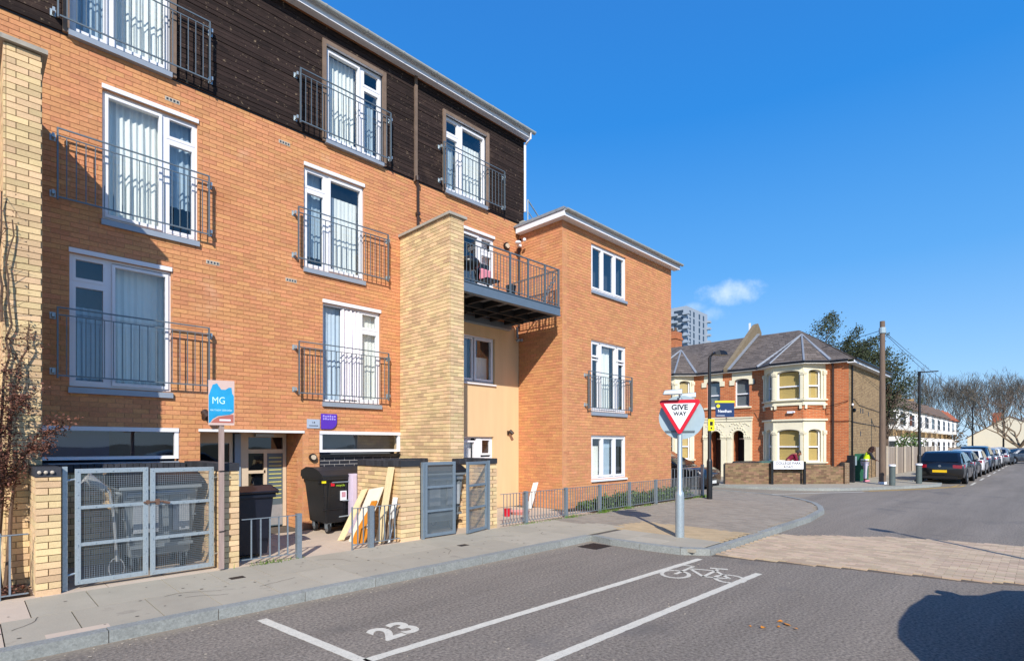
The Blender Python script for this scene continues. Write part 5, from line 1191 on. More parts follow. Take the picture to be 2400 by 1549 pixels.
# side wall of house A, with its fittings
FSD = Fr(0, 6.42, 0)
MB().box(28.26+.0, 35.6, -.012, .2, .0, 5.5, FSD).build('side_wall', vbuff, vA)
MB().box(28.25, 28.47, -.02, .0, .1, 5.5, FSD).build('corner_brick', vbuff, vA)
MB().tube([(28.62, 6.36, 5.4), (28.62, 6.36, .1)], .035, 6).build('downpipe', black_metal, vA)
for (x, z) in ((30.3, 3.3), (30.75, 3.3), (31.9, 3.2), (30.3, 2.2)): MB().box(x, x+.09, -.03, -.013, z, z+.22, FSD).build('vent', room_dark, vA)
def cable(pts, r=.014): return MB().tube(pts, r, 4).build('cable', black_metal, vA)
cable([(28.15, 12.0, 3.55), (28.15, 10.5, 3.5), (27.4, 9.3, 3.5), (27.4, 8.2, 3.45), (28.1, 7.2, 3.55), (28.2, 6.45, 3.75), (29, 6.38, 3.9), (30, 6.38, 3.65), (34.8, 6.38, 3.5)])
cable([(28.2, 7.2, 2.85), (28.2, 6.4, 2.85), (30, 6.38, 2.8), (32, 6.38, 2.78), (35.5, 6.38, 2.7)])
MB().ball((28.68, 6.3, 3.35), .08, .08, .1).build('camera', black_metal, vA); MB().ball((28.55, 6.33, 3.6), .06, .05, .06).build('camera', sign_white, vA)
MB().box(27.33, 27.42, 8.5, 8.75, 3.25, 3.35).ball((27.35, 8.45, 3.3), .06, .05, .05).build('camera', sign_white, vA)
MB().box(28.2, 28.26, 10.55, 10.75, 4.85, 5.02).build('vent', room_dark, vA)
MB().box(28.2, 28.26, 7.2, 7.32, 3.2, 3.6).build('bathroom_vent', vred, vA)
# party parapet between A and B, chimney stacks
pp = thing('parapet_wall', 'raised sloping parapet between the two nearest slate roofs', 'wall', (30, 12, 5.6))
q = MB(); q.prism([(27.95, 11.86, 5.55), (27.95, 11.86, 5.78), (31.85, 11.86, 8.62), (32.2, 11.86, 8.75), (32.7, 11.86, 8.3), (32.7, 11.86, 7.4)], (0, .2, 0)).build('masonry', mat('parapet_render', '#7c6e58', .95, var=.25, scale=3), pp)
MB().prism([(27.95, 11.70, 5.66), (32.0, 11.70, 8.06), (32.0, 11.70, 8.12), (27.95, 11.70, 5.72)], (0, .155, 0)).build('lead_strip', lead, pp)
MB().box(32.2, 32.26, 12.3, 12.4, 8.3, 8.85).build('flue_pipe', sign_white, pp)
ch = thing('chimney_stack', 'dark brick chimney stack just right of the orange wing roof line', 'chimney', (33, 18, 7.5))
MB().box(32.7, 33.6, 17.3, 18.2, 7.0, 9.2).box(32.65, 33.65, 17.25, 18.25, 8.7, 8.85).build('stack', vred, ch)
for k in range(3): MB().lathe(33.1, 17.5+k*.25, [(.1, 9.2), (.08, 9.5)], 8).build('pot', bark, ch)
# garden wall, street name sign, bins behind the wall
gwl = thing('garden_wall', 'low old brick garden wall behind the street name sign', 'garden wall', (24.7, 7.9, .1))
fg = Fr(22.78, 9.75, math.degrees(atan2(6.1-9.75, 26.7-22.78)))
Lg = hypot(6.1-9.75, 26.7-22.78)
for (a, b, zt) in ((0, 2.95, .96), (2.95, 4.6, .93), (4.6, Lg, .80)):
    w = MB().box(a, b, .012, .2, .09, zt-.01, fg).build('wall_panel', MATS.get('mortar_old') or mat('mortar_old', '#85745f', .95), gwl)
    rnd = random.Random(int(a*10)); B = []; z = .1; k = 0
    while z < zt-.02:
        u = a-(.11 if k % 2 else 0)
        while u < b: B.append((fg, max(u, a)+.004, min(u+.225, b)-.004, rnd.random()*.006, .1, z+.005, z+.07)) if min(u+.225, b)-max(u, a) > .03 else None; u += .225
        z += .075; k += 1
    pieces('brick', B, mat('old_brick%d' % int(a), '#7c654d', .95, island=.36, hue=.02, var=.15, bump=.3), gwl, 100)
MB().box(Lg-.2, Lg, -.1, .25, .09, 1.0, fg).build('end_pier', gwall_brick, gwl)
ns = thing('street_name_sign', 'white COLLEGE PARK ROAD name board on two black posts', 'sign', (24.6, 7.8, .1))
fs = Fr(24.18, 8.33, math.degrees(atan2(7.42-8.33, 25.07-24.18)))
MB().box(-.10, .0, -.12, -.04, .1, 1.06, fs).box(1.27, 1.37, -.12, -.04, .1, 1.06, fs).box(-.0, 1.27, -.1, -.06, .72, .77, fs).build('post', black_metal, ns)
MB().box(.0, 1.27, -.11, -.07, .74, 1.08, fs).build('board', sign_white, ns)
text(ns, 'COLLEGE PARK', .15, fs, .63, -.1115, .985, sign_black, sx=1.02, bold=.002); text(ns, 'ROAD', .13, fs, .63, -.1115, .83, sign_black, sx=1.1, bold=.002)
for (a, lab, m) in ((1.3, 'black bin lid showing above the garden wall', bin_black), (2.2, 'green bin lid showing above the garden wall', mat('green_lid', '#3c6a60', .5))):
    t = thing('wheelie_bin', lab, 'wheelie bin', fg.p(a, .6, .1)); c = fg
    MB().box(a-.55, a+.45, .35, .9, .1, .95, c).build('body', bin_black, t, bevel=.02); MB().hexa([c.p(a-.6, .3, .96), c.p(a+.5, .3, .96), c.p(a+.5, .95, .96), c.p(a-.6, .95, .96), c.p(a-.55, .35, 1.0), c.p(a+.4, .35, 1.02), c.p(a+.4, .9, 1.06), c.p(a-.55, .9, 1.04)]).build('lid', m, t)
# cabinet, litter bin by the side wall
cbn = thing('utility_cabinet', 'green telecom cabinet standing against the side wall', 'cabinet', (30.2, 6.1, .1))
MB().box(29.0, 30.0, 6.0, 6.35, .1, 1.35).build('body', cabinet_green, cbn, bevel=.01); MB().box(29.49, 29.5, 5.99, 6.0, .2, 1.3).box(29.05, 29.95, 5.985, 6.0, 1.22, 1.24).build('door_gap', bin_black, cbn)
lb = thing('utility_cabinet', 'small dark cabinet with pale notice left of the person in hi vis', 'cabinet', (28.7, 6.1, .1))
MB().box(27.75, 27.95, 6.1, 6.38, .1, 1.3).build('body', bin_black, lb, bevel=.01); MB().box(28.0, 28.24, 6.1, 6.3, .85, 1.25).build('notice_box', sign_grey, lb)

# ------------------------------------------------------------ timber fence, row of white bay houses
fc = thing('timber_fence', 'tall grey timber fence between the corner house and the white terraces', 'fence', (40, 5.9, .1))
B = []; rnd = random.Random(2)
for k in range(110):
    x = 33.5+k*.16; B.append((Fr(33.5, 6.35, -1.2), k*.16, k*.16+.15, rnd.random()*.02, .03, .1, 1.62+rnd.random()*.05))
pieces('board', B, fence_wood, fc, 300)
for k in range(8): MB().box(35.5+k*2.3-33.5, 35.6+k*2.3-33.5, -.06, .02, .1, 1.7, Fr(33.5, 6.3, -1.2)).build('post', concrete_lt, fc)
FRW = Fr(0, 11.0, 0)
def row_house(x0, wd, lab, roofm, k):
    h = thing('terraced_house', lab, 'house', (x0+wd/2, 11, 0), 'white bay fronted terraced houses down the street')
    MB().box(x0, x0+wd, 0, 8, 0, 5.4, FRW).build('wall', row_brick, h)
    for j in (0, 1):
        a = x0+.4+j*wd/2; b_ = a+wd/2-1.9; dp = 1.0
        for (z0, z1) in ((.2, 2.55), (3.3, 5.35)):
            q = MB(); q.hexa([(a, 11, z0), (b_, 11, z0), (b_-.5, 11-dp, z0), (a+.5, 11-dp, z0), (a, 11, z1), (b_, 11, z1), (b_-.5, 11-dp, z1), (a+.5, 11-dp, z1)]); bay = q.build('bay', stucco_white, h)
            for (p, q_) in (((a, 11), (a+.5, 11-dp)), ((a+.5, 11-dp), (b_-.5, 11-dp))):
                l = hypot(q_[0]-p[0], q_[1]-p[1]); fr = Fr(p[0], p[1], math.degrees(atan2(q_[1]-p[1], q_[0]-p[0]))); mm_ = .2
                zb, zt_ = z0+.75 if z0 < 1 else z0+.35, z1-.35
                f = MB().box(mm_, l-mm_, -.03, -.001, zb, zt_, fr).build('window', upvc, bay)
                for (c, e) in ((zb+.06, (zb+zt_)/2-.03), ((zb+zt_)/2+.03, zt_-.06)): MB().box(mm_+.07, l-mm_-.07, -.045, -.031, c, e, fr).build('pane', car_glass if k % 2 == 0 else tower_dark, f)
        pz = 6.9; MB().poly([(a-.25, 11, 5.35), (a+.3, 11-dp-.3, 5.35), ((a+b_)/2, 11.1, pz)]).poly([(a+.3, 11-dp-.3, 5.35), (b_-.3, 11-dp-.3, 5.35), ((a+b_)/2, 11.1, pz)]).poly([(b_-.3, 11-dp-.3, 5.35), (b_+.25, 11, 5.35), ((a+b_)/2, 11.1, pz)]).poly([((a+b_)/2, 11.1, pz), (b_+.25, 11, 5.35), (b_+.2, 13.5, 6.9), (a-.2, 13.5, 6.9)]).poly([((a+b_)/2, 11.1, pz), (a-.25, 11, 5.35), (a-.2, 13.5, 6.9)]).build('bay_roof', roofm, h)
        d0 = b_+.25; MB().box(d0, d0+1.0, -.02, -.001, .2, 2.3, FRW).build('front_door', bin_navy, h); MB().box(d0-.1, d0+1.1, -.25, -.0, 2.3, 2.65, FRW).build('porch_lintel', stucco_white, h)
        MB().box(d0+.05, d0+.95, -.03, -.001, 3.6, 5.0, FRW).build('window', upvc, h)
    MB().prism([(x0-.05, 10.7, 5.35), (x0-.05, 15, 7.7), (x0-.05, 19.2, 5.35)], (wd+.1, 0, 0)).build('roof', roofm, h)
    MB().box(x0-.25, x0+.25, 14.4, 15.6, 7.2, 8.7).build('chimney', row_brick, h)
rl_ = ['nearest white terraced house seen past the telegraph pole', 'second white terraced house along the street', 'third white terraced house along the street', 'fourth white terraced house along the street', 'last white terraced house with red tiled roof']
for k in range(5): row_house(61.5+k*9.9, 9.8, rl_[k], roof_red if k == 4 else slate_far, k)
# cream gabled building closing the view
cg = thing('gabled_building', 'plain cream rendered building with low gable closing the street', 'building', (100, 5, 0))
fg2 = Fr(97.8, 7.9, -89)
MB().prism([fg2.p(0, 0, 0), fg2.p(0, 0, 2.7), fg2.p(4.3, 0, 5.5), fg2.p(9.4, 0, 3.0), fg2.p(9.4, 0, 0)], (fg2.n[0]*14, fg2.n[1]*14, 0)).build('wall', cream_bldg, cg)
MB().prism([fg2.p(-.2, -.1, 2.6), fg2.p(-.2, -.1, 2.72), fg2.p(4.3, -.1, 5.66), fg2.p(4.3, -.1, 5.52)], (fg2.n[0]*14.3, fg2.n[1]*14.3, 0)).prism([fg2.p(9.6, -.1, 2.9), fg2.p(9.6, -.1, 3.04), fg2.p(4.3, -.1, 5.66), fg2.p(4.3, -.1, 5.52)], (fg2.n[0]*14.3, fg2.n[1]*14.3, 0)).build('roof', slate_far, cg)
MB().box(2.5, 3.4, 3, 4, 4.3, 6.2, fg2).build('chimney', roof_red, cg)
ff = thing('timber_fence', 'weathered board fence in front of the cream gabled building', 'fence', (93, 5, 0))
pieces('board', [(Fr(93, 9.5, -89), k*.16, k*.16+.15, 0, .03, 0, 1.4) for k in range(90)], fence_wood, ff, 300)
# tower block
tb = thing('tower_block', 'pale high rise block rising behind the slate roofs', 'tower block', (240, 122, 0))
ft = Fr(229.5, 116.0, 2); ftl = Fr(229.5, 116.0, 92, -1)
MB().box(0, 23, 0, 20, 0, 64.5, ft).build('wall', tower_white, tb); 
B = []; Bw = []
for r_ in range(19):
    z = 3+r_*3.2
    for u in (3.0, 7.0, 13.0, 17.6): Bw.append((ft, u, u+1.5, -.06, .02, z, z+2.4))
    for u in (1.5, 8.5): Bw.append((ftl, u, u+4.5, -.06, .02, z, z+2.3))
    B.append((ftl, -1.8, 1.2, -1.5, -.0, z-.2, z+.7)); B.append((ftl, 4, 8.6, -1.4, 0, z-.2, z+.8)); B.append((ft, 22.0, 24.3, -1.4, .0, z-.2, z+.8))
pieces('window', Bw, tower_dark, tb, 200); pieces('balcony', B, tower_white, tb, 100)

# ------------------------------------------------------------ cars
def car(name, lab, paint_m, L=4.3, Wd=1.76, H=1.47, suv=False, saloon=False, group='cars parked along the far kerb', cat='car', plate=None):
    """local axes: rear at x=0, front at x=L, centred on y"""
    t = thing(name, lab, cat, (0, 0, 0), group); w = Wd/2; zb = .95 if not suv else 1.05; lo = .2 if not suv else .26
    fz = .68 if not suv else .9; gh = zb-.02
    st = [(0.0, .86, lo+.18, zb-.12, .94), (.06, .94, lo+.08, zb-.02, 1.0), (.35, .99, lo, zb, 1.0), (1.0, 1.0, lo, zb, 1.0), (L*.5, 1.0, lo, zb-.02, 1.0), (L-1.15, 1.0, lo, gh-.05, 1.0), (L-.9, .99, lo, gh-.06, 1.0), (L-.35, .95, lo+.02, fz+.08, .98), (L-.1, .86, lo+.06, fz-.02, .95), (L, .72, lo+.14, fz-.14, .9)]
    q = MB(); secs = []
    for (x, ws, z0, z1, _) in st:
        W_ = w*ws; secs.append([(x, W_*.86, z0), (x, W_*.97, z0+.06), (x, W_, z0+(z1-z0)*.35), (x, W_*1.0, z0+(z1-z0)*.72), (x, W_*.965, z1-.03), (x, W_*.86, z1), (x, 0, z1+.025)])
    def loft(q, secs, close0=True, close1=True):
        full = [s + [(p[0], -p[1], p[2]) for p in reversed(s[:-1])] for s in secs]; n = len(full[0]); b = len(q.v)
        for s in full: q.v += s
        for i in range(len(full)-1):
            for k in range(n-1): q.f.append((b+i*n+k, b+(i+1)*n+k, b+(i+1)*n+k+1, b+i*n+k+1))
            q.f.append((b+i*n+n-1, b+(i+1)*n+n-1, b+(i+1)*n, b+i*n))
        q.f.append(tuple(b+k for k in range(n))); q.f.append(tuple(b+(len(full)-1)*n+k for k in reversed(range(n))))
    loft(q, secs); body = q.build('body', paint_m, t, smooth=True)
    # cabin
    rx0 = .12 if not saloon else .75; rr0 = .55 if not saloon else 1.35; rf = L-1.95 if not suv else L-2.0; wf = L-1.02
    if suv: rx0, rr0 = .06, .35
    q = MB(); wr = w*.74; cs = []
    for (x, zt, ww, wt) in ((rx0, zb+.0, w*.86, w*.84), (rr0, H-.06, w*.93, wr), (rr0+.5, H, w*.95, wr*1.03), ((rr0+rf)/2+.2, H+.005, w*.95, wr*1.04), (rf, H-.04, w*.95, wr), (wf, zb-.03, w*.86, w*.82)):
        zt = max(zt, zb-.02); cs.append([(x, ww, zb-.06), (x, ww*.995, min(zb-.01, zt)), (x, wt, zt-.035 if zt > zb+.1 else zt), (x, wt*.9, zt), (x, 0, zt+.02)])
    loft(q, cs); q.build('cabin', paint_m, t, smooth=True)
    # glazing laid a few millimetres proud
    def lerp(a, b, k): return tuple(a[i]+(b[i]-a[i])*k for i in range(3))
    def panel(nm, P, off, m=car_glass):
        P = [Vector(p) for p in P]; n = (P[1]-P[0]).cross(P[-1]-P[0]).normalized(); n = n if n.dot(Vector(off)) > 0 else -n
        return MB().prism([p+n*.006 for p in P], n*.006).build(nm, m, t)
    zl = zb+.01; zu = H-.1
    for sg in (1, -1):
        y0, y1 = sg*w*.935, sg*(wr*1.03+.012)
        a, b_, c, d = (rx0+.38, y0, zl), (wf-.32, y0, zl), (rf-.02, y1, zu), (rr0+.22, y1, zu)
        f1, f2 = .37, .70
        def B_(k): return lerp(a, b_, k)
        def T_(k): return lerp(d, c, k)
        for (k0, k1) in ((.0, f1-.015), (f1+.015, f2-.01), (f2+.01, 1.0)): panel('side_window', [B_(k0), B_(k1), T_(k1), T_(k0)], (0, sg, .3))
        MB().box(rf+.55, rf+.72, sg*w*.98, sg*(w+.14), zb+.0, zb+.12).build('wing_mirror', paint_m if not suv else black_metal, t, bevel=.02)
        for xx in (rx0+.35+(wf-rx0)*.28, rx0+.35+(wf-rx0)*.6): MB().box(xx, xx+.008, sg*w*1.0, sg*(w*1.003+.002), .4, zb-.05).build('door_seam', black_metal, t); MB().box(xx-.3, xx-.12, sg*w*.99, sg*(w+.02), zb-.18, zb-.15).build('door_handle', paint_m, t)
        # wheels and arches
        for xc in (.78, L-.82):
            R_ = .31 if not suv else .34
            MB().disc((xc, sg*(w*.955), R_+.03), (0, sg, 0), R_+.07, w*.045+.004, 22).build('wheel_arch', rubber, t)
            wh = MB().disc((xc, sg*(w*.80), R_), (0, sg, 0), R_, w*.205, 22).build('wheel', rubber, t, bevel=.015)
            MB().disc((xc, sg*(w*1.003), R_), (0, sg, 0), R_*.66, .006, 16).build('rim', rim_mat, wh)
            MB().disc((xc, sg*(w*1.011), R_), (0, sg, 0), R_*.2, .006, 10).build('hub_cap', black_metal, wh)
        # lamps
        MB().hexa([(.0-.005, sg*w*.52, zb-.22), (.0-.005, sg*w*.86, zb-.24), (.16, sg*w*.975, zb-.24), (.16, sg*w*.55, zb-.22), (.0, sg*w*.52, zb-.08), (.0, sg*w*.87, zb-.1), (.25, sg*w*.985, zb-.06), (.2, sg*w*.55, zb-.08)]).build('tail_lamp', tail_red, t)
        MB().hexa([(L-.12, sg*w*.48, fz-.14), (L-.34, sg*w*.93, fz-.12), (L-.5, sg*w*.955, fz-.1), (L-.3, sg*w*.5, fz-.14), (L-.14, sg*w*.5, fz-.03), (L-.36, sg*w*.92, fz+.05), (L-.55, sg*w*.95, fz+.06), (L-.34, sg*w*.52, fz-.02)]).build('headlamp', head_lamp, t)
    panel('rear_window', [(rx0+.03, -w*.72, zb+.05), (rx0+.03, w*.72, zb+.05), (rr0-.06, wr*.86, H-.1), (rr0-.06, -wr*.86, H-.1)], (-1, 0, .4))
    panel('windscreen', [(wf-.06, -w*.76, zb+.03), (wf-.06, w*.76, zb+.03), (rf+.06, wr*.88, H-.09), (rf+.06, -wr*.88, H-.09)], (1, 0, .5))
    MB().box(-.02, .05, -.26, .26, .52 if not suv else .6, .63 if not suv else .71).build('rear_plate', plate_yellow, t)
    MB().box(L-.04, L+.015, -.26, .26, .40, .51).build('front_plate', plate_white, t)
    MB().box(L-.16, L+.0, -w*.55, w*.55, .30, .38).box(L-.13, L-.02, -w*.35, w*.35, fz-.2, fz-.09).build('grille', rubber, t)
    MB().box(-.01, .1, -w*.7, w*.7, .24, .36).build('rear_valance', rubber, t); MB().disc((-.0, 0, zb-.14), (-1, 0, 0), .055, .02, 14).build('badge', rim_mat, t)
    return t
def place(t, x, y, rz, z=0): t.location = (x, y, z); t.rotation_euler = (0, 0, radians(rz)); return t
place(car('parked_car', 'black hatchback nearest the corner with yellow rear plate', car_black, L=4.4, Wd=1.8, H=1.46), 31.1, 3.48, -.5)
place(car('parked_car', 'dark grey car directly ahead of the black hatchback', car_grey, L=4.2, H=1.45), 36.3, 3.5, 0)
place(car('parked_car', 'white hatchback third in the parked row', car_white, L=4.0, H=1.5), 41.4, 3.46, 0)
place(car('parked_car', 'dark blue tall car standing above the row', car_blue, L=4.5, H=1.68, suv=True), 46.4, 3.45, 0)
place(car('parked_car', 'silver hatchback just after the dark blue car', car_silver, L=4.2, H=1.5), 52.0, 3.4, 0)
place(car('parked_car', 'white car second to last in the straight parked row', car_white, L=4.2, H=1.5), 57.6, 3.4, 0)
place(car('parked_car', 'small silver car with red lamps at the end of the row', car_silver, L=4.1, H=1.45), 63.5, 3.2, -3)
place(car('parked_car', 'dark saloon standing broadside at the bend', car_grey, L=4.6, H=1.42, saloon=True), 69.5, 3.4, -58)
place(car('parked_car', 'black car at the right edge beyond the dark saloon', car_black, L=4.3, H=1.48), 73.5, .5, -50)
place(car('parked_car', 'far white car glimpsed beyond the parked row', car_white, L=4.2, H=1.5), 82, 4.6, -15)
place(car('parked_suv', 'black off roader nosing out from behind the orange wing', car_black, L=4.5, Wd=1.84, H=1.62, suv=True, group=None), 19.9, 13.45, -91, -.08)
place(car('shadow_casting_car', 'silver car parked beside the camera throwing the round shadow', car_silver, L=4.45, Wd=1.8, H=1.5, group=None), 4.05, -1.25, 0).name = 'parked_car'

# ------------------------------------------------------------ people
def figure(name, lab, joints, edges, body_m, loc, rz=0):
    t = thing(name, lab, 'person', loc); t.rotation_euler = (0, 0, radians(rz)); return t
def skinmesh(nm, pts, edges, m, parent, sub=2):
    me = bpy.data.meshes.new(nm); me.from_pydata([p[:3] for p in pts], edges, []); me.materials.append(m); o = bpy.data.objects.new(nm, me); COL.objects.link(o); o.parent = parent
    md = o.modifiers.new('skin', 'SKIN'); md.use_smooth_shade = True
    if not me.skin_vertices: me.attributes.new if False else None
    bm = bmesh.new(); bm.from_mesh(me); ly = bm.verts.layers.skin.verify()
    bm.verts.ensure_lookup_table()
    for i, v in enumerate(bm.verts): v[ly].radius = (pts[i][3], pts[i][4] if len(pts[i]) > 4 else pts[i][3]); v[ly].use_root = (i == 0)
    bm.to_mesh(me); bm.free()
    s = o.modifiers.new('sub', 'SUBSURF'); s.levels = sub; s.render_levels = sub
    return o
def person(lab, loc, rz, lean, scale, skinm, topm, legm, shoem, hairm, longhair=False, vest=None, arms=((.28, .18, .95), (.32, -.12, .92))):
    """local: faces +x, lean in degrees forward from the hips"""
    t = thing('person', lab, 'person', loc); ORG[t.name] = Vector((0, 0, 0)); t.rotation_euler = (0, 0, radians(rz)); t.scale = (scale,)*3
    le = radians(lean); hip = Vector((0, 0, .92))
    def up(h, f=0, y=0): return hip + Vector((sin(le)*h+cos(le)*f, y, cos(le)*h-sin(le)*f))
    neck, chest, head = up(.52), up(.34), up(.64, .06)
    P = [(*hip, .13, .11), (*up(.16), .12, .10), (*chest, .135, .115), (*up(.46), .11, .09), (*neck, .05), (*up(.58, .02), .05)]; E = [(0, 1), (1, 2), (2, 3), (3, 4), (4, 5)]
    for sg, (ax, ay, az) in zip((1, -1), arms):
        b = len(P); sh = up(.44, 0, sg*.17); el = sh.lerp(Vector((ax, ay, az)), .5)+Vector((-.02, sg*.05, -.06)); ha = Vector((ax, ay, az))
        P += [(*sh, .055), (*el, .042), (*ha, .03)]; E += [(3, b), (b, b+1), (b+1, b+2)]
    for sg, dx in ((1, .05), (-1, -.06)):
        b = len(P); P += [(0, sg*.09, .86, .085), (dx*.6+.02, sg*.10, .48, .058), (dx, sg*.10, .09, .038), (dx+.1, sg*.11, .035, .035)]; E += [(0, b), (b, b+1), (b+1, b+2), (b+2, b+3)]
    body = skinmesh('body', P, E, skinm, t)
    # clothes follow the body
    C = [(*up(.02), .145, .125), (*up(.16), .135, .115), (*chest, .15, .13), (*up(.47), .125, .1)]; CE = [(0, 1), (1, 2), (2, 3)]
    for sg, (ax, ay, az) in zip((1, -1), arms):
        b = len(C); sh = up(.44, 0, sg*.17); ha = Vector((ax, ay, az)); el = sh.lerp(ha, .5)+Vector((-.02, sg*.05, -.06)); C += [(*sh, .068), (*el, .055), (*el.lerp(ha, .75), .045)]; CE += [(3, b), (b, b+1), (b+1, b+2)]
    skinmesh('jacket', C, CE, topm, t)
    if vest: skinmesh('hi_vis_vest', [(*up(-.02), .16, .14), (*up(.16), .152, .13), (*up(.36), .17, .148), (*up(.47), .14, .115)], [(0, 1), (1, 2), (2, 3)], vest, t); MB().lathe(0, 0, [(.17, 1.0), (.172, 1.05)], 16).build('reflective_band', sign_white, t)
    T = [(0, 0, .92, .14, .12)]; TE = []
    for sg, dx in ((1, .05), (-1, -.06)):
        b = len(T); T += [(0, sg*.09, .86, .1), (dx*.6+.02, sg*.10, .48, .072), (dx, sg*.10, .12, .056)]; TE += [(0, b), (b, b+1), (b+1, b+2)]
    skinmesh('trousers', T, TE, legm, t)
    for sg, dx in ((1, .05), (-1, -.06)): MB().ball((dx+.06, sg*.10, .045), .13, .05, .045).build('shoe', shoem, t, smooth=True)
    for sg, (ax, ay, az) in zip((1, -1), arms):
        h_ = MB().ball((ax+.04, ay, az-.01), .05, .035, .022)
        for k in range(4): h_.tube([(ax+.07, ay+(k-1.5)*.018, az-.01), (ax+.115-.008*abs(k-1.5), ay+(k-1.5)*.02, az-.025), (ax+.13-.01*abs(k-1.5), ay+(k-1.5)*.02, az-.05)], .008, 5)
        h_.tube([(ax+.03, ay-sg*.03, az-.01), (ax+.07, ay-sg*.055, az-.03)], .009, 5); h_.build('hand', skinm, t, smooth=True)
    hd = MB().ball(tuple(head), .095, .078, .12, 14, 10).ball((head.x+.07*cos(le*.6), head.y, head.z-.05), .045, .045, .045, 10, 6)
    fx = Vector((cos(le*.7), 0, -sin(le*.7)))
    hd.ball(tuple(head+fx*.10+Vector((0, 0, -.02))), .018, .014, .022, 8, 5)
    for sg in (1, -1): hd.ball(tuple(head+Vector((0, sg*.08, -.01))), .02, .012, .03, 8, 5)
    hd = hd.build('head', skinm, t, smooth=True)
    for sg in (1, -1): MB().ball(tuple(head+fx*.088+Vector((0, sg*.03, .012))), .01, .012, .008, 6, 4).build('eye', dark_cloth, hd)
    MB().box(head.x+fx.x*.09, head.x+fx.x*.096, -.022, .022, head.z-.062, head.z-.054).build('mouth', maroon, hd)
    hr = MB().ball((head.x-.015, 0, head.z+.03), .105, .09, .11, 14, 8)
    if longhair:
        hr.ball((head.x-.07, 0, head.z-.06), .1, .13, .16, 12, 8).ball((head.x-.1, .03, head.z-.2), .09, .12, .16, 12, 8).ball((head.x-.02, -.06, head.z+.05), .1, .08, .1)
    hr.build('hair', hairm, t, smooth=True); return t
person('person in a hi vis vest and pale trousers bending beside the green cabinet', (28.55, 5.85, .1), -62, 22, .98, mat('skin_dark', '#5b3a2c', .6), dark_cloth, pale_cloth, pink_shoe, mat('auburn_hair', '#2c1512', .8), longhair=True, vest=hiviz, arms=((.42, .14, 1.02), (.40, -.1, 1.0)))
person('person in a maroon top stooping behind the garden wall', (26.0, 8.35, .1), -60, 48, 1.0, skin, maroon, dark_cloth, dark_cloth, mat('cap_dark', '#35332f', .8), arms=((.55, .16, .62), (.55, -.12, .6)))

# ------------------------------------------------------------ vegetation
def leafcloud(mb, c, r, n, size, rnd, flatten=1., droop=0, shell=.5):
    for _ in range(n):
        while True:
            p = Vector((rnd.uniform(-1, 1), rnd.uniform(-1, 1), rnd.uniform(-1, 1)))
            if shell*.3 < p.length < 1: break
        p = Vector((c[0]+p.x*r[0], c[1]+p.y*r[1], c[2]+p.z*r[2])); a = Vector((rnd.uniform(-1, 1), rnd.uniform(-1, 1), rnd.uniform(-.6, .6)-droop)).normalized(); b = a.cross(Vector((rnd.uniform(-1, 1), rnd.uniform(-1, 1), rnd.uniform(-1, 1)))).normalized()
        s = size*rnd.uniform(.6, 1.3); mb.poly([p, p+a*s*.5+b*s*.3, p+a*s, p+a*s*.5-b*s*.3])
def branchtree(t, x, y, z0, h, spread, rnd, levels=5, trunk_r=.2, lean=(0, 0), split=.3, twm=None, bkm=None, twr=.012, kids=3, uplift=.25, first=None):
    """grow tapered limbs; thick ones go to 'trunk' and 'limbs', the finest to 'crown' of bare twigs"""
    limbs = MB(); tw = MB(); ends = []
    def grow(p, d, l, r, lev):
        n = 3 if lev > 1 else 2; pts = [p]; rr = [r]; dd = d.copy()
        for i in range(n):
            dd = (dd+Vector((rnd.uniform(-1, 1), rnd.uniform(-1, 1), rnd.uniform(-.4, 1)*uplift))*.22).normalized(); pts.append(pts[-1]+dd*l/n); rr.append(r*(1-.45*(i+1)/n))
        (limbs if lev > 2 else tw).tube(pts, rr, 6 if lev > 2 else 3, cap=False)
        if lev == 0: ends.append(pts[-1]); return
        k = kids if lev < levels else 4
        for j in range(k):
            q = pts[-1] if j == 0 else pts[rnd.randint(max(1, n-1), n)]
            a = rnd.uniform(0, 2*pi); sp = rnd.uniform(.5, 1)*spread; nd = (dd+Vector((cos(a)*sp, sin(a)*sp, rnd.uniform(-.1, .5)*uplift*2))).normalized()
            grow(q, nd, l*rnd.uniform(.62, .85), max(r*.55, twr*.6), lev-1)
    base = Vector((x, y, z0)); th = h*split; tp = [base+Vector((lean[0]*k/3, lean[1]*k/3, th*k/3)) for k in range(4)]
    tr = MB().tube(tp, [trunk_r*1.25, trunk_r*1.02, trunk_r*.9, trunk_r*.8], 10)
    tr.build('trunk', bkm or bark, t, smooth=True)
    for j in range(first or 4):
        a = 2*pi*j/(first or 4)+rnd.uniform(-.4, .4); grow(tp[-1], Vector((cos(a)*spread*1.1, sin(a)*spread*1.1, 1)).normalized(), h*(1-split)*.42, trunk_r*.55, levels)
    limbs.build('limbs', bkm or bark, t, smooth=True); tw.build('crown', twm or twig, t)
    return ends
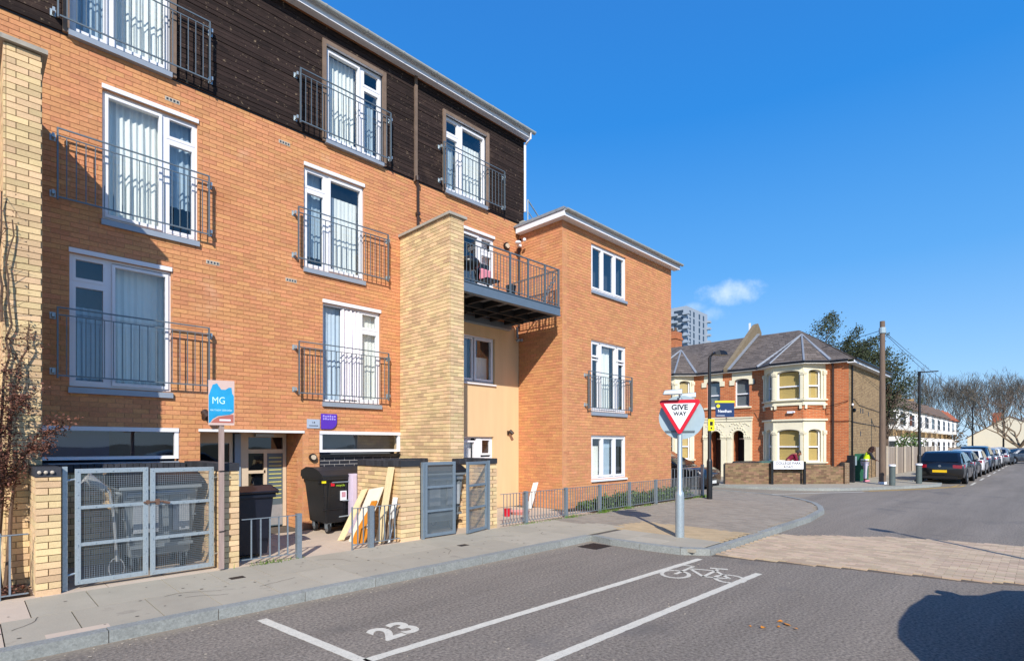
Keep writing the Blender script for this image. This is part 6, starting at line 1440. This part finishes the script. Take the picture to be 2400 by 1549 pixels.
# dark loose evergreen behind the corner house: three leaning plumes
def evergreen(lab, x, y, h, r, seed, n=2600):
    rnd = random.Random(seed); t = thing('evergreen_tree', lab, 'tree', (x, y, 0)); MB().tube([(x, y, 0), (x+.2, y, h*.35), (x+.5, y-.1, h*.7)], [.22, .16, .06], 8).build('trunk', bark, t, smooth=True)
    q = MB(); br_ = MB()
    for k in range(46):
        a = rnd.uniform(0, 2*pi); rr = r*sqrt(rnd.random())*.9; zz = h*(.30+.55*rnd.random()*(1-.35*(rr/r)**2)); c = Vector((x+rr*cos(a), y+rr*sin(a), zz))
        d = Vector((.55+rnd.uniform(-.3, .3), -.5+rnd.uniform(-.3, .3), .9+rnd.uniform(-.3, .4))).normalized()
        br_.tube([(x+.2, y, zz*.6), c, c+d*1.6], [.04, .02, .006], 4, cap=False)
        for i in range(n//46):
            s = rnd.random(); p = c+d*s*2.1+Vector((rnd.gauss(0, .42), rnd.gauss(0, .42), rnd.gauss(0, .34)))*(1.15-.75*s); a_ = (d+Vector((rnd.uniform(-.8, .8), rnd.uniform(-.8, .8), rnd.uniform(-.8, .8)))).normalized(); b_ = a_.cross(Vector((rnd.uniform(-1, 1), rnd.uniform(-1, 1), .3))).normalized(); z_ = rnd.uniform(.10, .22)
            q.poly([p, p+a_*z_*.5+b_*z_*.26, p+a_*z_, p+a_*z_*.5-b_*z_*.26])
    br_.build('branches', bark, t); q.build('crown', conifer, t); return t
evergreen('dark leafy tree highest behind the slate hip roof', 51.1, 13.8, 14.0, 2.7, 3, 15000)
evergreen('dark leafy tree swaying behind the side wall of the corner house', 51.6, 11.2, 11.4, 1.9, 5, 13000)
evergreen('dark leafy tree nearest the telegraph pole top', 52.4, 9.3, 9.6, 1.1, 8, 5000)
rnd = random.Random(21)
def bare(lab, x, y, h, seed, spread=.75, lv=5, tr=.22, z0=0, twm=None, kids=3, twr=.02, split=.28, uplift=.3, first=None, bkm=None):
    t = thing('bare_tree', lab, 'tree', (x, y, z0)); branchtree(t, x, y, z0, h, spread, random.Random(seed), lv, tr, twm=twm, kids=kids, twr=twr, split=split, uplift=uplift, first=first, bkm=bkm); return t
bare('small bare garden tree with spreading branches before the white terraces', 49.0, 8.0, 4.0, 4, spread=1.0, lv=4, tr=.09, split=.2, twr=.008)
bare('forked bare street tree in front of the cream gable', 82.5, 2.2, 7.4, 6, spread=.95, lv=6, kids=2, first=6, uplift=.55, tr=.24, split=.2, twr=.02, bkm=mat('pale_bark', '#7d6c58', .95, var=.25))
bare('bare tree right of the frame whose twigs reach in at the edge', 60.5, -5.2, 9.5, 12, spread=1.1, lv=5, kids=2, tr=.25, split=.4, twr=.012)
bx = [(118, 24, 8.6, 'leftmost tall bare tree above the last terraced house'), (122, 18, 11.2, 'tallest bare tree between terrace and gable'), (126, 12.5, 11, 'bare tree rising directly over the gable left slope'), (124, 7.5, 9.8, 'bare tree behind the gable chimney'), (128, 3, 11, 'brownish bare tree behind the gable peak'), (120, -1.5, 10, 'rightmost bare tree behind the cream gable'), (112, 28.5, 7.6, 'low bare tree peeping over the terrace roofs'), (131, 15, 11.5, 'bare tree set back in the middle of the far group'), (133, 7, 11.5, 'bare tree set back behind the chimney tree')]
for i, (x, y, h, lab) in enumerate(bx):
    t = bare(lab, x, y, h, 30+i, spread=.62, lv=6, tr=.17, twm=twig_far, kids=2, twr=.035, split=.14, uplift=.9, first=8, bkm=twig_far); t['group'] = 'bare trees closing the street'
# low scrub at the end of the street
q = MB(); rs_ = random.Random(5)
for k in range(26): leafcloud(q, (104+rs_.uniform(0, 10), 9.2+rs_.uniform(0, 9), 1.6+rs_.random()*2.2), (1.8, 1.8, 1.8), 130, .35, rs_)
top(q.build('scrub', mat('far_scrub', '#5b4c38', .95, var=.3, island=.4)), 'brown scrub growing beyond the end of the terraces', 'scrub', kind='stuff')
ev2 = thing('garden_shrub', 'bright green shrub behind the grey timber fence', 'shrub', (47, 6.9, .1)); q = MB(); leafcloud(q, (47.5, 7.0, 1.7), (1.3, .9, .9), 900, .16, random.Random(3)); q.build('foliage', leaf_green, ev2); MB().tube([(47.5, 7, .1), (47.5, 7, 1.5)], .05, 6).build('stem', bark, ev2)

# climbing shrub with red brown leaves on the left pier
sh = thing('climbing_shrub', 'straggly climbing shrub with red brown leaves on the left brick pier', 'shrub', (.25, 8.3, .1))
rnd = random.Random(17); st_ = MB(); lv_ = MB()
st_.tube([(.27, 8.42, .05), (.25, 8.45, .5), (.29, 8.5, 1.1), (.33, 8.53, 1.7)], [.05, .042, .035, .02], 7, cap=False); st_.tube([(.33, 8.42, .05), (.36, 8.4, .5), (.38, 8.45, 1.0), (.43, 8.5, 1.5)], [.03, .026, .02, .012], 6, cap=False)
stems = [[(.29, 8.5, 1.1), (.30, 8.55, 2.2), (.38, 8.6, 3.0), (.36, 8.62, 3.7), (.40, 8.62, 4.4)], [(.33, 8.5, 1.5), (.42, 8.58, 2.3), (.52, 8.6, 2.9), (.55, 8.6, 3.2)], [(.30, 8.5, 1.3), (.24, 8.45, 2.1), (.22, 8.5, 2.7), (.25, 8.5, 3.2)], [(.40, 8.45, 1.4), (.6, 8.3, 1.85), (.82, 8.2, 2.0)], [(.36, 8.5, 1.3), (.5, 8.35, 1.7), (.7, 8.25, 1.75)], [(.30, 8.5, 1.5), (.20, 8.2, 1.9), (.12, 8.1, 2.3)], [(.33, 8.5, 1.9), (.42, 8.4, 2.2), (.5, 8.35, 2.3)], [(.29, 8.5, 1.1), (.2, 8.3, 1.5), (.1, 8.2, 1.6)], [(.31, 8.62, 3.2), (.29, 8.62, 4.0), (.31, 8.62, 4.7)]]
for s_ in stems:
    P = []
    for i in range(len(s_)-1):
        for k in range(4): P.append(Vector(s_[i]).lerp(Vector(s_[i+1]), k/4)+Vector((rnd.gauss(0, .012), rnd.gauss(0, .012), 0)))
    P.append(Vector(s_[-1])); n = len(P); st_.tube(P, [.014*(1-.7*i/n)+.002 for i in range(n)], 5, cap=False)
    for i, p in enumerate(P):
        zden = 1.0 if p.z < 2.6 else (.35 if p.z < 3.1 else .06)
        for j in range(4):
            a = rnd.uniform(0, 6.28); e = p+Vector((cos(a)*rnd.uniform(.06, .2), -abs(sin(a))*rnd.uniform(.03, .2), rnd.uniform(-.08, .16)))
            if rnd.random() < max(zden, .3): st_.tube([p, e], [.004, .0015], 3, cap=False)
            for _ in range(int(18*zden)):
                c = p.lerp(e, rnd.random())+Vector((rnd.gauss(0, .03), rnd.gauss(0, .03), rnd.gauss(0, .03))); a_ = Vector((rnd.uniform(-1, 1), rnd.uniform(-1, 1), rnd.uniform(-.7, .5))).normalized(); b_ = a_.cross(Vector((rnd.uniform(-1, 1), rnd.uniform(-1, 1), rnd.uniform(-1, 1)))).normalized(); z_ = rnd.uniform(.018, .042)
                lv_.poly([c, c+a_*z_*.5+b_*z_*.3, c+a_*z_, c+a_*z_*.5-b_*z_*.3])
st_.build('stems', stem_brown, sh); lv_.build('foliage', leaf_red, sh)
MB().box(.0, .52, 8.0, 8.64, .08, .125).build('planting_soil', soil)['kind'] = 'structure'
q = MB(); leafcloud(q, (.25, 8.15, .15), (.28, .14, .07), 260, .04, random.Random(2)); top(q.build('leaf_litter', leaf_red), 'brown leaf litter behind the far left railing', 'leaves', kind='stuff')
# weeds along the wing, edging grass, white slabs
flat([(10.9, 7.95), (16.5, 7.95), (16.5, 8.88), (10.9, 8.88)], .101, 'planting_bed', soil)
wd_ = MB(); rw_ = random.Random(4)
for k in range(150):
    x = 11.2+rw_.random()*5.2; y = 8.15+rw_.random()*.6; h = (.10+.24*rw_.random())*(.55+.45*min(1, (x-11)/1.8)); leafcloud(wd_, (x, y, .1+h*.55), (.13, .12, h*.6), 46, .085, rw_)
top(wd_.build('weeds', leaf_green), 'green weeds growing along the foot of the wing wall', 'weeds', kind='stuff')
gt = MB()
for (x, y, n_, s) in [(9.85, 7.78, 26, .09), (8.45, 7.8, 12, .06), (11.1, 7.76, 40, .11), (12.2, 7.78, 34, .1), (3.0, 7.8, 26, .07), (3.3, 7.83, 12, .05), (13.2, 7.8, 20, .07), (11.6, 7.79, 26, .08)] + [(8.0+k*.35, 7.8+rw_.random()*.03, 7, .035) for k in range(25)] + [(16.3+k*.1, 7.75+rw_.random()*.2, 14, .1) for k in range(6)]:
    for _ in range(n_*3):
        p = Vector((x+rw_.gauss(0, .12), y+rw_.gauss(0, .03), .1)); a = rw_.uniform(0, 6.3); l = s*rw_.uniform(.4, 1.2); e = p+Vector((cos(a)*l*.5, sin(a)*l*.5, l)); w_ = Vector((-sin(a), cos(a), 0))*.005
        gt.poly([p-w_, p+w_, e])
top(gt.build('grass_tufts', grass_mat), 'grass tufts along the railing foot and path edge', 'grass', kind='stuff')
# bits in the yard by the wing corner
pc = thing('plant_pot', 'red plastic pot lying in the yard corner', 'plant pot', (8.9, 9.0, .1)); MB().lathe(8.95, 9.0, [(.07, .1), (.1, .28), (.11, .28)], 12).build('pot', red_paint, pc)
rk = thing('toy_bowl', 'pinkish tray lying beside the red pot in the yard', 'tray', (9.4, 9.1, .1)); MB().lathe(9.45, 9.1, [(.22, .1), (.27, .17), (.24, .17), (.2, .12)], 14).build('tray', mat('pink_plastic', '#c9837a', .5), rk)
top(plank('white board leaning in the corner of the wing wall', (10.35, 9.6, .1), (10.78, 9.75, .75), .16, .02, white_paint), 'white board leaning in the corner of the wing wall', 'wooden board')
# things kept on the balcony
bq = thing('barbecue', 'dark barbecue standing on the steel balcony', 'barbecue', (8.2, 9.5, 5.2)); MB().ball((8.2, 9.5, 5.95), .26, .26, .16, 14, 8).build('bowl', black_metal, bq, smooth=True)
for k in range(3): a = k*2.1; MB().tube([(8.2+.15*cos(a), 9.5+.15*sin(a), 5.9), (8.2+.28*cos(a), 9.5+.28*sin(a), 5.2)], .012, 6).build('leg', black_metal, bq)
chh = thing('garden_chair', 'dark balcony chair with pink cushion', 'chair', (8.6, 9.3, 5.2)); MB().box(8.45, 8.85, 9.15, 9.55, 5.58, 5.62).build('seat', bin_black, chh); MB().box(8.45, 8.85, 9.52, 9.56, 5.62, 6.05).build('backrest', bin_black, chh); MB().box(8.5, 8.82, 9.40, 9.5, 5.64, 5.9).build('cushion', pink_shoe, chh, bevel=.03)
for (x, y) in ((8.47, 9.17), (8.83, 9.17), (8.47, 9.53), (8.83, 9.53)): MB().tube([(x, y, 5.2), (x, y, 5.58)], .012, 6).build('leg', bin_black, chh)
pb = thing('plant_pot', 'dark round pot on the balcony deck behind the railing', 'plant pot', (9.0, 8.9, 5.2)); MB().lathe(9.02, 8.95, [(.09, 5.21), (.115, 5.45), (.125, 5.46), (.125, 5.49)], 16).build('pot', bin_black, pb)

# hairline cracks and gum spots on the footway slabs
ck = MB(); rc = random.Random(31)
for (x, y, a, n) in ((1.55, 6.9, .9, 9), (1.7, 6.7, -.5, 6), (2.45, 6.6, .3, 7), (3.9, 7.1, 2.2, 8), (5.2, 6.5, 1.1, 7), (6.6, 7.2, .2, 8), (.3, 6.6, 1.5, 6), (7.6, 6.6, 1.9, 6)):
    p = Vector((x, y))
    for k in range(n):
        a += rc.uniform(-.5, .5); q_ = p+Vector((cos(a), sin(a)))*rc.uniform(.04, .1); w_ = Vector((-sin(a), cos(a)))*.0035
        ck.poly([(*(p-w_), .1047), (*(q_-w_), .1047), (*(q_+w_), .1047), (*(p+w_), .1047)]); p = q_
ck.build('crack', paving_joint, pave, kind='stuff')
gm = MB()
for k in range(70):
    x, y, r_ = rc.uniform(-.4, 9), rc.uniform(6.15, 7.8), rc.uniform(.008, .02); gm.poly([(x+r_*cos(t*pi/4), y+r_*.9*sin(t*pi/4), .1049) for t in range(8)])
gm.build('gum_spot', mat('gum', '#5f5951', .8), pave, kind='stuff')
gs = MB()
for k in range(260):
    x, y, r_ = rc.uniform(-.5, 8), rc.choice((rc.gauss(5.86, .06), rc.uniform(2, 5.9))), rc.uniform(.006, .016); gs.poly([(x+r_*cos(t*pi/3+k), y+r_*.8*sin(t*pi/3+k), .003+.004*(t % 2)) for t in range(6)])
top(gs.build('road_grit', mat('grit', '#b8ab98', .9, var=.4, scale=30)), 'small pale stones and grit scattered by the kerb', 'grit', kind='stuff')
